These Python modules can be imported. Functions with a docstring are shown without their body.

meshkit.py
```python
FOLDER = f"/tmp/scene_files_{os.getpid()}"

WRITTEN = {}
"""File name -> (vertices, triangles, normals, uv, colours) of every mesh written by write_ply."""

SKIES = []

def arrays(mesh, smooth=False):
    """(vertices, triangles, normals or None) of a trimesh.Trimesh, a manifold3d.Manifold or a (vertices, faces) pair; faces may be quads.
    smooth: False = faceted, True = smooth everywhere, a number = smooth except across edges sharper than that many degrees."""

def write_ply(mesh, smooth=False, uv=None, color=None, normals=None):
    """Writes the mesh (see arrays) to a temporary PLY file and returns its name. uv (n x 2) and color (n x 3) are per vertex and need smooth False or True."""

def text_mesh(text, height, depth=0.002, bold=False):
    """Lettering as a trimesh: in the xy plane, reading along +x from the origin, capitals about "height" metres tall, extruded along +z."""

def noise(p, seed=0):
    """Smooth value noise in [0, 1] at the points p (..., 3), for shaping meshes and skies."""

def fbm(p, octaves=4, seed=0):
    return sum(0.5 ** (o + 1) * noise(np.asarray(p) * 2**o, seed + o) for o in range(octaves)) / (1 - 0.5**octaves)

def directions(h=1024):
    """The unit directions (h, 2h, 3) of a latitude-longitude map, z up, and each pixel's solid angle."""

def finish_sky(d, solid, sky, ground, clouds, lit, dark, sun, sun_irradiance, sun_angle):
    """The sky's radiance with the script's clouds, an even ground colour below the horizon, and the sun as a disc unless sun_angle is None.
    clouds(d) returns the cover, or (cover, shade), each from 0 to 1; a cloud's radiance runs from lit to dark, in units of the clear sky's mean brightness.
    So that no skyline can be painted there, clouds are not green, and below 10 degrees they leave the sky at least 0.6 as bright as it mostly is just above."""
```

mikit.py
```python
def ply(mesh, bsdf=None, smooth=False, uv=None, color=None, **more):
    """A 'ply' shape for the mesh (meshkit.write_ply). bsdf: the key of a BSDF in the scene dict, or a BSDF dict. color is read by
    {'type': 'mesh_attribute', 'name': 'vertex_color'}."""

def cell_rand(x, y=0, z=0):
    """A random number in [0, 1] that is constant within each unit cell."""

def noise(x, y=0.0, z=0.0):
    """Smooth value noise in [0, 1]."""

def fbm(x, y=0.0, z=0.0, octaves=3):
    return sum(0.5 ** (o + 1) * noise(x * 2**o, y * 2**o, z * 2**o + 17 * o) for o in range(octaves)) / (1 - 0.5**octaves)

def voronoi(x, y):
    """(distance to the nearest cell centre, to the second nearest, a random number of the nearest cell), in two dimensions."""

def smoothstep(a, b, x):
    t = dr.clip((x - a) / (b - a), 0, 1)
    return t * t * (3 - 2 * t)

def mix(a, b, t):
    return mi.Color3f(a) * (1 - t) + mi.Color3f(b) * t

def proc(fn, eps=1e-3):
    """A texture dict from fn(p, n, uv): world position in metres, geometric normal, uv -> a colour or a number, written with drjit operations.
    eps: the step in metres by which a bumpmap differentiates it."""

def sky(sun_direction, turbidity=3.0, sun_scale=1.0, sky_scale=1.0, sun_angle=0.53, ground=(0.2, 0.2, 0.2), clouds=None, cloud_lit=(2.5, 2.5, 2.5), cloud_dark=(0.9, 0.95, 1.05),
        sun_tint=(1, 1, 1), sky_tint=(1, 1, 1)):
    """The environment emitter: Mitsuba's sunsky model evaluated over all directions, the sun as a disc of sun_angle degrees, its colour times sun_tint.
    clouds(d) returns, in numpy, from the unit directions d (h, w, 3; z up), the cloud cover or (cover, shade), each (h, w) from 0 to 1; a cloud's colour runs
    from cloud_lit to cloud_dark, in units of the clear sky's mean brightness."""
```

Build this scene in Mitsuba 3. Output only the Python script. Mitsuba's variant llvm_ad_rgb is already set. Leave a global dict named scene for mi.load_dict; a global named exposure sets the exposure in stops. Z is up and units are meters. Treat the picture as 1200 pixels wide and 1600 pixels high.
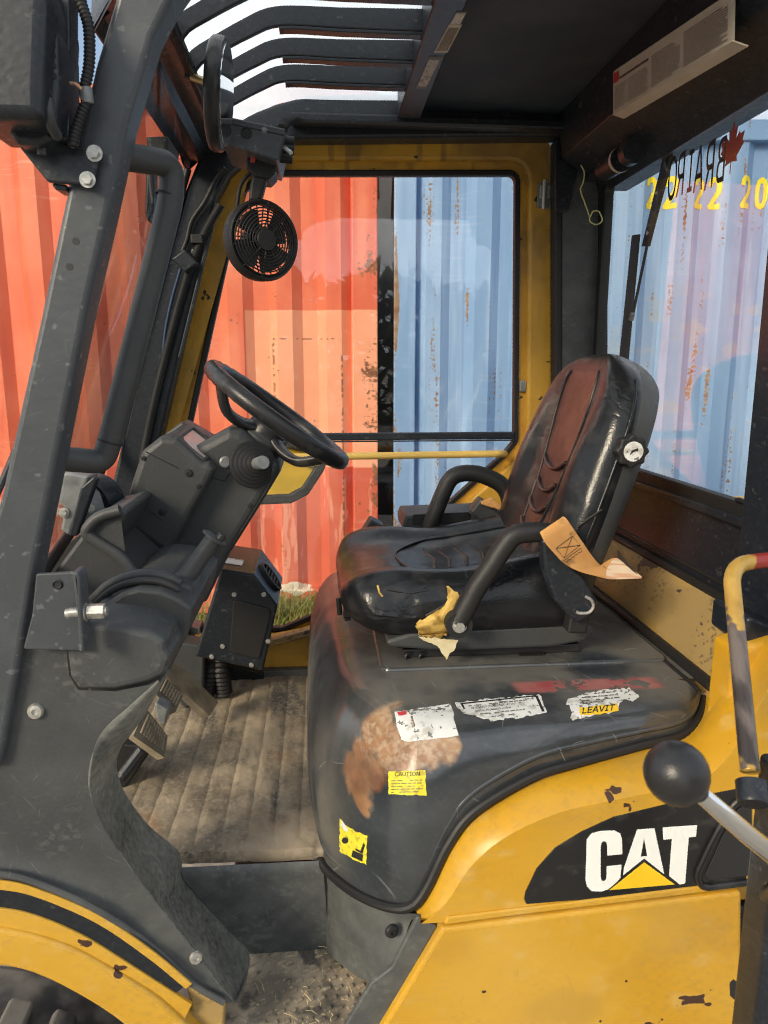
import math, random
import numpy as np, trimesh, shapely
import shapely.geometry as sg
from shapely import affinity
import mapbox_earcut
import drjit as dr
import mitsuba as mi
import mikit, meshkit
from mikit import cell_rand, noise, fbm, smoothstep, mix, proc, voronoi

random.seed(7); RNG = np.random.default_rng(7)
scene, labels = {}, {}
T = mi.ScalarTransform4f

# ---------------------------------------------------------------- camera, sky, exposure
YAW, PITCH, EYE, FOCAL = math.radians(5), math.radians(-11), np.array([0, 0, 1.45]), 1150.0     # focal length in pixels of a 1200 x 1600 frame
FW = np.array([math.sin(YAW) * math.cos(PITCH), math.cos(YAW) * math.cos(PITCH), math.sin(PITCH)])
RT = np.array([math.cos(YAW), -math.sin(YAW), 0.0]); UP = np.cross(RT, FW)
FH = np.array([math.sin(YAW), math.cos(YAW), 0.0])
scene['camera'] = {'type': 'thinlens', 'fov': math.degrees(2 * math.atan(600 / FOCAL)), 'fov_axis': 'x', 'aperture_radius': 0.0011, 'focus_distance': 1.5, 'near_clip': 0.02, 'far_clip': 600.0,
                   'to_world': T().look_at(origin=EYE.tolist(), target=(EYE + FW).tolist(), up=[0, 0, 1])}


def cloud_cover(d):
    q = d[..., :3] / np.maximum(d[..., 2:3] + 0.25, 0.1)
    n = meshkit.fbm(q * 2.1 + 3.3, 5, 4)
    m = meshkit.fbm(q * 5.0 + 1.7, 4, 9)
    cover = np.clip((n - 0.40) * 7.0, 0, 1) * 0.45 + 0.52
    hole = np.clip(1 - np.linalg.norm(d - np.array([-0.244, 0.898, 0.367]), axis=-1) / 0.20, 0, 1)
    return cover * (1 - 0.85 * np.clip(hole * 2 - 0.6 + (n - 0.5) * 4, 0, 1)), np.clip((m - 0.42) * 1.6, 0, 0.7)


scene['sky'] = mikit.sky([-0.66, -0.62, 0.43], turbidity=3, sun_scale=0.56, sun_angle=18, clouds=cloud_cover, cloud_lit=(3.0, 3.1, 3.2), cloud_dark=(1.6, 1.74, 1.92), sun_tint=(0.88, 0.98, 1.14))
exposure = 2.42


# ---------------------------------------------------------------- points and meshes
def ray(px, py): return FW + RT * (px - 600) / FOCAL - UP * (py - 800) / FOCAL
def at(px, py, y): d = ray(px, py); return EYE + d * (y / d[1])               # the point of the plane Y = y
def at_z(px, py, z): d = ray(px, py); return EYE + d * ((z - EYE[2]) / d[2])
def at_x(px, py, x): d = ray(px, py); return EYE + d * (x / d[0])
def xz(pts, y): return [tuple(at(a, b, y)[[0, 2]]) for a, b in pts]
def yard(u, d, z): return np.asarray(u)[..., None] * RT + np.asarray(d)[..., None] * FH + np.asarray(z)[..., None] * np.array([0, 0, 1.0])   # across / away / up


def cat(*ms): return trimesh.util.concatenate([m for m in ms])


def clean(poly, c=0.0, step=None):
    p = poly if isinstance(poly, sg.Polygon) else sg.Polygon(poly)
    if not p.is_valid: p = p.buffer(0)
    while c > 2e-4:
        q = p.buffer(-c, join_style=1).buffer(2 * c, join_style=1).buffer(-c, join_style=1)
        if q.area > 0.9 * p.area and q.geom_type == 'Polygon': p = q; break
        c *= 0.5
    if p.geom_type != 'Polygon': p = max(p.geoms, key=lambda g: g.area)
    return sg.polygon.orient(p.simplify(0.0002), 1.0)


def ring_points(ring, step):
    a = np.array(ring.coords)[:-1]
    out = []
    for i in range(len(a)):
        b, c = a[i], a[(i + 1) % len(a)]
        n = max(1, int(np.linalg.norm(c - b) / step))
        out += [b + (c - b) * k / n for k in range(n)]
    return np.array(out)


def prism(poly, y0, y1, r=0.003, c=0.004, n=3, step=0.03):
    """A plate with the outline poly (x, z) between y0 and y1, its edges rounded by r and its corners by c; holes are allowed."""
    p = clean(poly, c)
    r = min(r, abs(y1 - y0) / 2.01)
    loops = [ring_points(p.exterior, step)] + [ring_points(i, step) for i in p.interiors]
    prof = [(r * (1 - math.sin(k * math.pi / 2 / n)), y0 + r * (1 - math.cos(k * math.pi / 2 / n))) for k in range(n + 1)]
    if r > 0.0009: prof = [(r + 0.0007, y0)] + prof                        # a narrow flat border keeps the shading of the face flat
    prof += [(d, y1 - (y - y0)) for d, y in prof[::-1]]
    V, Fc, base, caps = [], [], 0, [[], []]
    for L in loops:
        t0, t1 = L - np.roll(L, 1, 0), np.roll(L, -1, 0) - L
        n0, n1 = [np.stack([-t[:, 1], t[:, 0]], 1) / np.maximum(np.linalg.norm(t, axis=1, keepdims=True), 1e-9) for t in (t0, t1)]
        m = n0 + n1
        m = m / np.maximum((m * m).sum(1, keepdims=True) / 2, 0.5)
        k = len(L)
        for j, (d, y) in enumerate(prof):
            q = L + m * d
            V.append(np.stack([q[:, 0], np.full(k, y), q[:, 1]], 1))
            if j == 0: caps[0].append((base, q))
            if j == len(prof) - 1: caps[1].append((base + j * k, q))
            if j:
                a = base + (j - 1) * k + np.arange(k); b = base + (j - 1) * k + (np.arange(k) + 1) % k
                Fc += [np.stack([a, b, b + k], 1), np.stack([a, b + k, a + k], 1)]
        base += k * len(prof)
    for side, cap in enumerate(caps):
        pts = np.vstack([q for _, q in cap]); idx = np.concatenate([b + np.arange(len(q)) for b, q in cap])
        tri = mapbox_earcut.triangulate_float64(pts, np.cumsum([len(q) for _, q in cap]).astype(np.uint32)).reshape(-1, 3).astype(int)
        a = pts[tri]
        ar = np.cross(a[:, 1] - a[:, 0], a[:, 2] - a[:, 0])
        tri[ar < 0] = tri[ar < 0][:, ::-1]
        f = idx[tri]
        Fc.append(f if side == 0 else f[:, ::-1])
    return trimesh.Trimesh(np.vstack(V), np.vstack(Fc), process=False)


def pp(pts, y0, y1, r=0.003, c=0.004, holes=(), **k):                        # a prism whose outline is read off the photograph's plane y0
    return prism(sg.Polygon(xz(pts, y0), [xz(h, y0) for h in holes]), y0, y1, r, c, **k)


def box(a, b, r=0.003):
    a, b = np.minimum(a, b), np.maximum(a, b)
    return prism([(a[0], a[2]), (b[0], a[2]), (b[0], b[2]), (a[0], b[2])], a[1], b[1], min(r, *(0.45 * (b - a))), min(r, 0.3 * (b[0] - a[0]), 0.3 * (b[2] - a[2])), 2, 9)


def frame_of(axis):
    w = np.asarray(axis, float); w = w / np.linalg.norm(w)
    u = np.cross([0, 0, 1.0] if abs(w[2]) < 0.9 else [1.0, 0, 0], w); u /= np.linalg.norm(u)
    return u, np.cross(w, u), w


def place(m, u, v, w, o):
    m = m.copy(); M = np.eye(4); M[:3, 0], M[:3, 1], M[:3, 2], M[:3, 3] = u, v, w, o
    m.apply_transform(M); return m


def smooth_line(pts, n=12):
    p = np.asarray(pts, float)
    if len(p) < 3: return p
    e = np.vstack([2 * p[0] - p[1], p, 2 * p[-1] - p[-2]])
    out = []
    for i in range(1, len(e) - 2):
        for t in np.arange(n) / n:
            out.append(0.5 * (2 * e[i] + (e[i + 1] - e[i - 1]) * t + (2 * e[i - 1] - 5 * e[i] + 4 * e[i + 1] - e[i + 2]) * t * t + (3 * e[i] - e[i - 1] - 3 * e[i + 1] + e[i + 2]) * t ** 3))
    return np.vstack(out + [p[-1]])


def bent(pts, r=0.03, n=6):
    """A polyline with its corners rounded by arcs of about radius r."""
    p = [np.asarray(q, float) for q in pts]; out = [p[0]]
    for a, b, c in zip(p, p[1:], p[2:]):
        u, v = a - b, c - b
        k = min(r, 0.48 * np.linalg.norm(u), 0.48 * np.linalg.norm(v))
        s, e = b + u / np.linalg.norm(u) * k, b + v / np.linalg.norm(v) * k
        out += [(1 - t) ** 2 * s + 2 * t * (1 - t) * b + t * t * e for t in np.linspace(0, 1, n)]
    return np.array(out + [p[-1]])


def tube(pts, r, sides=14, flat=1.0, side=None):
    p = np.asarray(pts, float); k = len(p)
    t = np.gradient(p, axis=0); t /= np.linalg.norm(t, axis=1, keepdims=True) + 1e-12
    u = np.asarray(side, float) if side is not None else frame_of(t[0])[0]
    r = np.broadcast_to(np.asarray(r, float), (k,)); ang = np.arange(sides) * 2 * math.pi / sides
    V = []
    for i in range(k):
        u = u - t[i] * (u @ t[i]); u /= np.linalg.norm(u); w = np.cross(t[i], u)
        V.append(p[i] + r[i] * (np.cos(ang)[:, None] * u + np.sin(ang)[:, None] * w * flat))
    V = np.vstack(V + [p[0], p[-1]]); F = []
    a = np.arange(sides); b = (a + 1) % sides
    for i in range(k - 1):
        F += [np.stack([a, b, b + sides], 1) + i * sides, np.stack([a, b + sides, a + sides], 1) + i * sides]
    F += [np.stack([b, a, a * 0 + k * sides], 1), np.stack([a + (k - 1) * sides, b + (k - 1) * sides, a * 0 + k * sides + 1], 1)]
    return trimesh.Trimesh(V, np.vstack(F), process=False)


def hose(pts, r, pitch=0.006, amp=0.12, sides=12):
    p = smooth_line(pts, 40); L = np.concatenate([[0], np.cumsum(np.linalg.norm(np.diff(p, axis=0), axis=1))])
    s = np.arange(0, L[-1], pitch / 4)
    q = np.stack([np.interp(s, L, p[:, i]) for i in range(3)], 1)
    return tube(q, r * (1 + amp * np.sign(np.sin(s / pitch * 2 * math.pi)) * np.abs(np.sin(s / pitch * 2 * math.pi)) ** 0.5), sides)


def lathe(prof, o, axis, n=28):
    """prof: (radius, height along the axis)."""
    u, v, w = frame_of(axis); ang = np.arange(n) * 2 * math.pi / n
    V = np.vstack([np.asarray(o, float) + h * w + r * (np.cos(ang)[:, None] * u + np.sin(ang)[:, None] * v) for r, h in prof]); F = []
    a = np.arange(n); b = (a + 1) % n
    for i in range(len(prof) - 1):
        F += [np.stack([a, b, b + n], 1) + i * n, np.stack([a, b + n, a + n], 1) + i * n]
    return trimesh.Trimesh(V, np.vstack(F), process=False)


def loft(rows, closed=False):
    rows = np.asarray(rows, float); a, b = rows.shape[:2]
    i, j = np.meshgrid(np.arange(a - 1), np.arange(b if closed else b - 1), indexing='ij')
    q = np.stack([i * b + j, i * b + (j + 1) % b, (i + 1) * b + (j + 1) % b, (i + 1) * b + j], -1).reshape(-1, 4)
    return trimesh.Trimesh(rows.reshape(-1, 3), np.vstack([q[:, :3], q[:, [0, 2, 3]]]), process=False)


def sheet(rows, thick, **k):
    """A lofted surface given a real thickness along its normals."""
    m = loft(rows, **k); n = meshkit.arrays(m, True)[2]
    a = m.vertices; V = np.vstack([a, a - n * thick]); f = np.asarray(m.faces); N = len(a)
    e = np.sort(m.edges, 1); u, c = np.unique(e, axis=0, return_counts=True)
    edge = {tuple(x) for x in u[c == 1]}
    side = [(i, j) for i, j in m.edges if tuple(sorted((i, j))) in edge]
    s = np.array([[j, i, i + N] for i, j in side] + [[j, i + N, j + N] for i, j in side])
    return trimesh.Trimesh(V, np.vstack([f, f[:, ::-1] + N, s]), process=False)


def line_pts(pts, n):
    p = smooth_line(pts, 16); L = np.concatenate([[0], np.cumsum(np.linalg.norm(np.diff(p, axis=0), axis=1))])
    s = np.linspace(0, L[-1], n)
    return np.stack([np.interp(s, L, p[:, i]) for i in range(p.shape[1])], 1)


def flat2d(poly, edge=None):
    """Triangles (in two dimensions) of a shapely polygon, cut to a longest edge."""
    gs = poly.geoms if hasattr(poly, 'geoms') else [poly]
    V, F, base = [], [], 0
    for g in gs:
        if g.area <= 0: continue
        loops = [np.array(g.exterior.coords)[:-1]] + [np.array(i.coords)[:-1] for i in g.interiors]
        pts = np.vstack(loops)
        tri = mapbox_earcut.triangulate_float64(pts, np.cumsum([len(l) for l in loops]).astype(np.uint32)).reshape(-1, 3).astype(int)
        V.append(pts); F.append(tri + base); base += len(pts)
    V, F = np.vstack(V), np.vstack(F)
    if edge:
        v3, F = trimesh.remesh.subdivide_to_size(np.column_stack([V, np.zeros(len(V))]), F, edge, max_iter=12); V = v3[:, :2]
    a = V[F]; ar = (a[:, 1, 0] - a[:, 0, 0]) * (a[:, 2, 1] - a[:, 0, 1]) - (a[:, 1, 1] - a[:, 0, 1]) * (a[:, 2, 0] - a[:, 0, 0])
    F[ar < 0] = F[ar < 0][:, ::-1]
    return V, F


def torn(pts, amount=1.0, step=3.0, seed=0):
    """An outline with a ragged edge."""
    r = np.random.default_rng(seed); a = ring_points(sg.Polygon(pts).exterior, step)
    return sg.Polygon(a + r.normal(0, amount, a.shape)).buffer(0)


def hit(mesh, o, d):
    """Nearest hits of rays from o with a mesh: (points, normals). A coarse grid over the triangles' directions keeps it quick."""
    o = np.asarray(o, float); d = np.asarray(d, float)
    w = d.mean(0) / np.linalg.norm(d.mean(0)); u, v, w = frame_of(w)
    t = np.asarray(mesh.triangles); e1, e2 = t[:, 1] - t[:, 0], t[:, 2] - t[:, 0]
    q = t - o; dep = q @ w; X, Y = (q @ u) / np.maximum(dep, 1e-3), (q @ v) / np.maximum(dep, 1e-3)
    x0, x1, y0, y1, front = X.min(1), X.max(1), Y.min(1), Y.max(1), dep.min(1) > 1e-3
    P, N = np.full(d.shape, np.nan), np.tile([0.0, 0, 1], (len(d), 1))
    dx, dy = (d @ u) / (d @ w), (d @ v) / (d @ w)
    near = np.flatnonzero(front & (x1 >= dx.min()) & (x0 <= dx.max()) & (y1 >= dy.min()) & (y0 <= dy.max()))
    order = np.argsort(x0[near]); near = near[order]; xs0, xs1, ys0, ys1 = x0[near], x1[near], y0[near], y1[near]
    for i, dd in enumerate(d):
        k = near[(xs0 <= dx[i] + 1e-9) & (xs1 >= dx[i] - 1e-9) & (ys0 <= dy[i] + 1e-9) & (ys1 >= dy[i] - 1e-9)]
        if not len(k): continue
        h = np.cross(dd, e2[k]); a = (e1[k] * h).sum(1); a = np.where(np.abs(a) < 1e-14, 1e-14, a)
        s = o - t[k, 0]; uu = (s * h).sum(1) / a; qq = np.cross(s, e1[k]); vv = (dd * qq).sum(1) / a; ww = (e2[k] * qq).sum(1) / a
        ok = (uu >= -1e-6) & (vv >= -1e-6) & (uu + vv <= 1 + 1e-6) & (ww > 1e-6)
        if not ok.any(): continue
        j = np.argmin(np.where(ok, ww, 1e9)); P[i] = o + dd * ww[j]
        n = np.cross(e1[k[j]], e2[k[j]]); n /= np.linalg.norm(n) + 1e-15; N[i] = n if n @ dd < 0 else -n
    return P, N


# ---------------------------------------------------------------- entries
def unique(key):
    if key not in scene and key not in taken: taken.add(key); return key
    i = 1
    while f'{key}_{i:03d}' in scene or f'{key}_{i:03d}' in taken: i += 1
    taken.add(f'{key}_{i:03d}'); return f'{key}_{i:03d}'


taken = set()


def add(key, mesh, mat, smooth=32, label=None):
    key = unique(key); scene[key] = mikit.ply(mesh, mat, smooth=smooth)
    if label: labels[key] = {'label': label}
    return key


def holder(key): taken.add(key); return key                                   # a part or thing without a mesh of its own


def fk(name, mesh, mat, smooth=32, label=None): return add('forklift__' + name, mesh, mat, smooth, label)


def bolt(name, o, axis, r=0.008, mat='zinc'):
    u, v, w = frame_of(axis); ang = np.arange(6) * math.pi / 3
    hexa = [(r * math.cos(a), r * math.sin(a)) for a in ang]
    h = trimesh.creation.extrude_polygon(sg.Polygon(hexa), r * 0.75, engine='earcut'); h.apply_translation([0, 0, r * 0.25])
    return fk(name, cat(place(h, u, v, w, o), lathe([(0, 0), (r * 1.45, 0), (r * 1.45, r * 0.24), (0, r * 0.25)], o, axis, 20)), mat, 25)


def screw(name, o, axis, r=0.005, mat='dark_steel'):
    return fk(name, lathe([(r * 1.2, -0.0005), (r * 1.2, r * 0.2), (r, r * 0.55), (r * 0.45, r * 0.62), (r * 0.42, r * 0.3), (0, r * 0.3)], o, axis, 18), mat, 30)


def writing(text, h, u, v, o, squeeze=1.0, bold=False, depth=0.0006):
    m = meshkit.text_mesh(text, h, depth, bold); m.apply_scale([squeeze, 1, 1])
    u, v = np.asarray(u, float), np.asarray(v, float)
    return place(m, u, v, np.cross(u, v), o)


# ---------------------------------------------------------------- materials
def rgb(*c): return {'type': 'rgb', 'value': list(c)}


def mat(name, color, rough=0.5, metal=0.0, spec=0.5, bump=None, bscale=0.0005, eps=1e-3, **more):
    b = {'type': 'principled', 'base_color': color if isinstance(color, dict) else rgb(*color), 'roughness': rough, 'metallic': metal, 'specular': spec, **more}
    if bump is not None: b = {'type': 'bumpmap', 'scale': bscale, 'nested': proc(bump, eps), 'bsdf': b}
    scene[name] = {'type': 'twosided', 'bsdf': b}


def n3(p, s, sz=None): return noise(p.x * s, p.y * s, p.z * (sz or s))
def f3(p, s, o=3, sz=None): return fbm(p.x * s, p.y * s, p.z * (sz or s), o)


def scratch(p, s=1.0, seed=0.0):
    """Thin straight hairlines of all directions, in patches."""
    out = mi.Float(0)
    for k, w in ((17.0 * s, 0.016), (31.0 * s, 0.022)):
        a, b = (p.x + 0.6 * p.y) * k + seed, (p.z + 0.5 * p.y) * k + 2.3 * seed
        i, j = dr.floor(a), dr.floor(b)
        t = cell_rand(i, j, 1) * 3.1416
        u, v = a - i - 0.35 - 0.3 * cell_rand(i, j, 2), b - j - 0.35 - 0.3 * cell_rand(i, j, 3)
        along, off = u * dr.cos(t) + v * dr.sin(t), v * dr.cos(t) - u * dr.sin(t) + 0.25 * u * u
        out = out + smoothstep(w, w * 0.3, dr.abs(off)) * smoothstep(0.34, 0.10, dr.abs(along)) * smoothstep(0.5, 0.9, cell_rand(i, j, 4))
    return out


def grain(p, n, uv): return n3(p, 900.0)


def c_plastic(p, n, uv):
    d = smoothstep(0.42, 0.75, f3(p, 9.0, 4)) * 0.55 + 0.4 * dr.maximum(n.z, 0) * f3(p, 25.0, 2)
    return mix((0.040, 0.043, 0.045), (0.140, 0.142, 0.138), dr.clip(0.22 * d + 0.15 * scratch(p) + 0.08 * (f3(p, 300.0, 2) - 0.4), 0, 1))


mat('grey_plastic', proc(c_plastic), 0.5, bump=grain, bscale=0.00022)


def c_kick(p, n, uv):
    d = smoothstep(0.35, 0.75, f3(p, 11.0, 4)) + 0.8 * smoothstep(0.98, 1.10, p.y + 0.05 * f3(p, 14.0, 2)) * smoothstep(0.3, 0.6, f3(p, 30.0, 3))
    fine = smoothstep(0.50, 0.72, f3(p, 120.0, 3)) * smoothstep(0.45, 0.7, f3(p, 16.0, 3))
    return mix((0.044, 0.048, 0.051), (0.205, 0.21, 0.195), dr.clip(0.10 * d + 0.28 * scratch(p, 1.2, 7.0) + 0.22 * fine + 0.10 * (f3(p, 260.0, 3) - 0.4) + 0.35 * smoothstep(0.80, 0.68, p.z) * f3(p, 40.0, 4), 0, 1))


mat('kick_plastic', proc(c_kick), 0.5, bump=grain, bscale=0.00025)


def c_ground_in(p, n, uv):
    d = 0.40 + 0.9 * (f3(p, 16.0, 4) - 0.45) + 0.7 * (f3(p, 130.0, 3) - 0.45)
    return mix((0.052, 0.056, 0.057), (0.27, 0.275, 0.245), dr.clip(d + 0.3 * scratch(p, 1.2, 2.0), 0, 1))


mat('dusty_kick', proc(c_ground_in), 0.6, bump=lambda p, n, uv: f3(p, 200.0, 2), bscale=0.0004)  # real dust, made paler to paint in light the curl misses


def c_black(p, n, uv):
    d = smoothstep(0.5, 0.85, f3(p, 14.0, 4)) * 0.5 + 0.5 * dr.maximum(n.z, 0) * f3(p, 30.0, 2)
    k = smoothstep(0.70, 0.76, f3(p, 80.0, 4)) * 0.35
    return mix((0.0100, 0.0135, 0.0200), (0.095, 0.100, 0.105), dr.clip(d * 0.22 + k + 0.2 * scratch(p, 1.3) + 0.2 * (f3(p, 170.0, 2) - 0.45), 0, 1))


mat('black_paint', proc(c_black), 0.38, bump=lambda p, n, uv: f3(p, 160.0, 2), bscale=0.0003)


def c_pillar(p, n, uv):
    d = smoothstep(0.35, 0.8, f3(p, 14.0, 4))
    k = smoothstep(0.70, 0.76, f3(p, 90.0, 3))
    return mix((0.052, 0.059, 0.068), (0.17, 0.175, 0.18), dr.clip(d * 0.12 + 0.5 * k + 0.25 * scratch(p, 1.5) + 0.06 * (f3(p, 260.0, 2) - 0.4), 0, 1))


mat('pillar_paint', proc(c_pillar), 0.42, bump=lambda p, n, uv: f3(p, 120.0, 2), bscale=0.0003)
mat('rubber', (0.012, 0.012, 0.013), 0.55)
mat('dark_steel', (0.05, 0.05, 0.052), 0.4, 0.6)
mat('zinc', proc(lambda p, n, uv: mix((0.34, 0.33, 0.30), (0.72, 0.71, 0.66), f3(p, 300.0, 2))), 0.4, 0.75)
mat('chrome', (0.75, 0.76, 0.78), 0.1, 1.0)
mat('grey_metal', proc(lambda p, n, uv: mix((0.13, 0.14, 0.14), (0.32, 0.33, 0.33), f3(p, 60.0, 3))), 0.42, 0.3)
mat('brass', (0.55, 0.42, 0.22), 0.35, 0.8)


def c_yellow(p, n, uv):
    a = mix((0.53, 0.280, 0.012), (0.58, 0.340, 0.045), smoothstep(0.3, 0.7, f3(p, 4.0, 3)))
    w = smoothstep(0.55, 0.85, f3(p, 30.0, 3))
    a = mix(a, (0.60, 0.43, 0.17), 0.35 * w)
    d = smoothstep(0.52, 0.80, f3(p, 8.0, 4))
    a = mix(a, (0.34, 0.21, 0.06), 0.34 * dr.clip(d, 0, 1) + 0.25 * smoothstep(0.45, 0.75, f3(p, 130.0, 3)) * smoothstep(0.4, 0.65, f3(p, 5.0, 3)))
    a = mix(a, (0.40, 0.26, 0.10), 0.45 * scratch(p, 0.8, 3.0))
    rubbed = smoothstep(0.48, 0.70, f3(p, 11.0, 3)) * smoothstep(0.50, 0.75, noise(p.x * 30, p.y * 30, p.z * 170))
    a = mix(a, (0.36, 0.25, 0.10), 0.10 * rubbed)
    chip = smoothstep(0.755, 0.765, f3(p, 24.0, 4))
    return mix(a, (0.06, 0.03, 0.02), chip)


mat('yellow_paint', proc(c_yellow), 0.34, bump=lambda p, n, uv: f3(p, 70.0, 2), bscale=0.0003)


def c_yellow_in(p, n, uv):
    a = mix((0.60, 0.315, 0.025), (0.66, 0.38, 0.06), f3(p, 5.0, 3))
    g = smoothstep(0.40, 0.72, f3(p, 7.0, 4)) + 0.7 * smoothstep(0.62, 0.8, noise(p.x * 50, p.y * 50, p.z * 5))
    a = mix(a, (0.17, 0.105, 0.045), (0.30 + 0.40 * smoothstep(1.5, 1.85, p.z)) * dr.clip(g, 0, 1))  # grime, thickened upward to paint in the shade under the roof
    chip = smoothstep(0.735, 0.75, f3(p, 32.0, 4))
    return mix(a, (0.035, 0.025, 0.02), chip)


mat('yellow_frame', proc(c_yellow_in), 0.4)


def c_deck(p, n, uv):
    a = mix((0.42, 0.27, 0.075), (0.31, 0.215, 0.09), smoothstep(0.35, 0.7, f3(p, 9.0, 4)))
    chip = smoothstep(0.715, 0.73, f3(p, 22.0, 4))
    s = smoothstep(0.66, 0.70, n3(p, 170.0)) * smoothstep(0.4, 0.6, f3(p, 12.0, 2))
    return mix(a, (0.06, 0.05, 0.045), dr.clip(chip + 0.6 * s, 0, 1))


mat('dusty_yellow', proc(c_deck), 0.5)


def c_vinyl(p, n, uv): return mix((0.010, 0.011, 0.013), (0.035, 0.034, 0.034), smoothstep(0.5, 0.8, f3(p, 24.0, 4)))


def b_vinyl(p, n, uv):
    k = 1 - dr.abs(2 * fbm(p.x * 26 + 3, p.y * 20, p.z * 44, 2) - 1)
    return 0.5 * f3(p, 14.0, 2) * 14 - 1.3 * dr.power(k, 12.0) * smoothstep(0.45, 0.65, f3(p, 9.0, 2)) + n3(p, 420.0) * 0.6


mat('black_vinyl', proc(c_vinyl), 0.26, spec=0.42, bump=b_vinyl, bscale=0.00045)
mat('brown_vinyl', proc(lambda p, n, uv: mix((0.017, 0.0095, 0.0095), (0.042, 0.021, 0.020), smoothstep(0.3, 0.75, f3(p, 20.0, 4)))), 0.3, spec=0.6, bump=b_vinyl, bscale=0.00035)
mat('foam', proc(lambda p, n, uv: mix((0.30, 0.18, 0.035), (0.66, 0.44, 0.12), smoothstep(0.25, 0.6, f3(p, 60.0, 3)))), 0.9, bump=lambda p, n, uv: f3(p, 300.0, 2), bscale=0.002)
mat('torn_backing', proc(lambda p, n, uv: mix((0.55, 0.44, 0.22), (0.72, 0.66, 0.46), f3(p, 80.0, 2))), 0.9)


def c_strap(p, n, uv):
    a = mix((0.50, 0.22, 0.055), (0.66, 0.36, 0.13), f3(p, 28.0, 3))
    return mix(a, (0.16, 0.08, 0.03), 0.7 * smoothstep(0.60, 0.8, f3(p, 45.0, 3)))


mat('strap_cloth', proc(c_strap), 0.85, bump=lambda p, n, uv: n3(p, 800.0), bscale=0.0003)
mat('strap_end', proc(lambda p, n, uv: mix((0.62, 0.34, 0.20), (0.72, 0.55, 0.38), smoothstep(0.4, 0.6, noise(p.x * 25, p.y * 170, p.z * 25)))), 0.85)
mat('thread', (0.02, 0.012, 0.01), 0.8)


def blob(p, pts):
    """Union of soft discs on the side of the hood: 1 inside, falling to 0 outside. pts: (x, z, radius)."""
    k = mi.Float(-9)
    for x, z, r in pts: k = dr.maximum(k, 1 - dr.sqrt(dr.square(p.x - x) + dr.square(p.z - z)) / r)
    return k


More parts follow.
